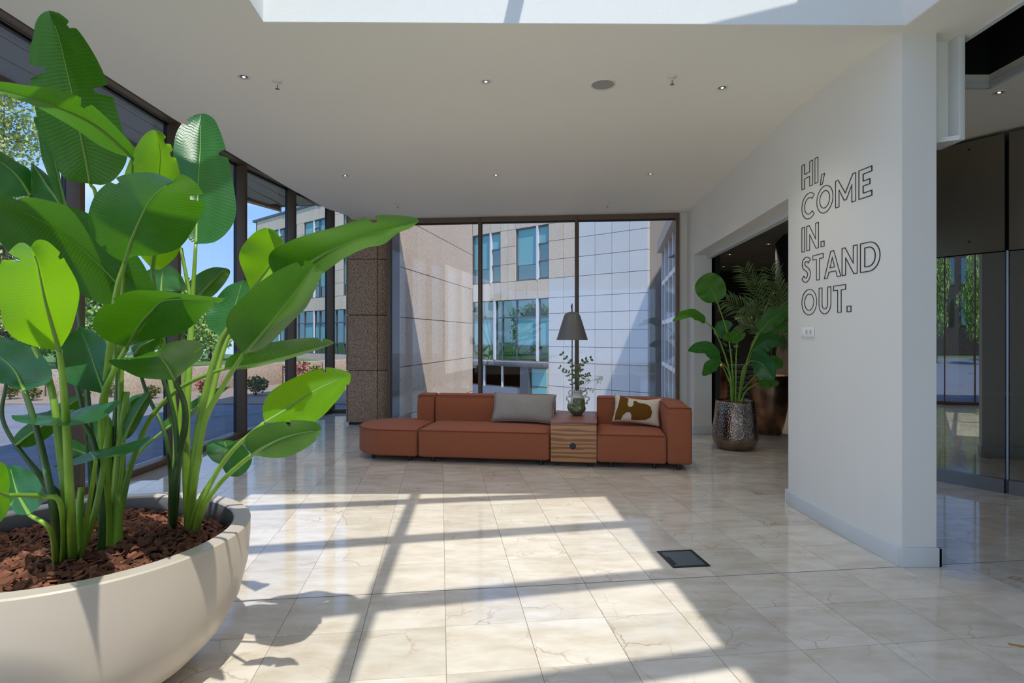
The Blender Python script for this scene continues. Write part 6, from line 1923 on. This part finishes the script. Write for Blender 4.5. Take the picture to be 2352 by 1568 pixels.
bop2([(1672, 760), (1665, 755), (1655, 760), (1640, 768)], 8.05, 8.1, 40, 20, 14, 'leaf_blue', spread=(-.02, .04), via=[(1685, 880, 7.95)])

# palm in the bronze pot
pm = empty('palm', (3.96, 9.05, 0.85))
tag(pm, 'feathery kentia palm in the tall bronze pot', 'palm')
M['palm'] = mat('palm_leaf', srgb(140, 162, 98), .5, var=(5, .25))
M['palm_stem'] = mat('palm_stem', srgb(92, 104, 60), .5, var=(8, .2))
def frond(mid, d0, d1, L, seed):
    b = Vector((3.96, 9.05, 0.85))
    pts = [Vector((random.Random(seed).uniform(-.08, .08), random.Random(seed + 9).uniform(-.08, .08), -.02))] + [q - b for q in zpts(mid, d0, d1)]
    sp_ = spline(pts, 30)
    fo = MB().tube(sp_, [.011 - .009 * i / 30 for i in range(31)], 6).build('frond', M['palm_stem'], pm, smooth=True)
    mb = MB(); rr = random.Random(seed)
    for i in range(13, 31):
        t = (sp_[min(i + 1, 30)] - sp_[i - 1]).normalized()
        for s_ in (-1, 1):
            sd = t.cross(Vector((0, -1, .25))).normalized() * s_
            ln = L * (.55 + .45 * math.sin(math.pi * (i - 12) / 20)) * rr.uniform(.85, 1.1)
            d = (t * .75 + sd * .8 + Vector((0, rr.uniform(-.3, .3), rr.uniform(-.05, .15)))).normalized()
            p0 = sp_[i]; p1 = p0 + d * ln * .5; p2 = p0 + d * ln + Vector((0, 0, -.22 * ln))
            w_ = d.cross(Vector((rr.uniform(-.4, .4), -1, .3))).normalized() * .0125
            mb.add([p0 - w_ * .4, p0 + w_ * .4, p1 + w_, p1 - w_, p2], [(0, 1, 2, 3), (3, 2, 4)])
    mb.build('leaflets', M['palm'], fo)
for mid, d0, d1, L, sd in (([(1758, 780), (1740, 680), (1712, 618)], 9.05, 9.1, .36, 1), ([(1772, 780), (1790, 690), (1770, 622)], 9.0, 8.85, .36, 2), ([(1780, 780), (1806, 680), (1835, 610)], 9.0, 8.9, .36, 3),
                           ([(1752, 790), (1715, 720), (1670, 690)], 9.05, 9.1, .34, 4), ([(1764, 790), (1750, 720), (1712, 702)], 8.95, 8.7, .32, 5), ([(1786, 790), (1815, 740), (1850, 720)], 9.05, 9.1, .32, 6),
                           ([(1760, 800), (1735, 752), (1700, 745)], 9.1, 9.3, .30, 7), ([(1776, 790), (1784, 700), (1800, 650)], 9.15, 9.3, .34, 8), ([(1768, 790), (1766, 700), (1742, 640)], 9.15, 9.35, .34, 9),
                           ([(1775, 800), (1795, 770), (1812, 790)], 8.9, 8.6, .25, 10)):
    frond(mid, d0, d1, L, sd)

# stacked chair backs in the dark lobby
dk = empty('bench', (4.75, 11.9, 0))
tag(dk, 'dark ribbed bench deep in the lobby behind the slender plant', 'bench')
for i in range(7):
    MB().box(-0.35, 0.35, -.1, .12, .18 + i * .11, .18 + i * .11 + .09).build('cushion_rib', mat('slate_upholstery_%d' % i, srgb(52, 60, 70), .7), dk, bevel=.02)
MB().box(-.35, .35, -.1, .5, 0.0, .17).build('base', M['dark_room'], dk)
# short strip of yellow tape on the floor at the right edge
tp = PH(2346, 1484, 0)
tag(MB().box(-.05, .05, -.012, .012, 0, .001).build('floor_tape', mat('ochre_tape', srgb(176, 142, 70), .6), None, loc=(tp.x, tp.y, 0.0), rz=R(-25)), 'short strip of ochre tape on the tiles at the right edge', 'tape')
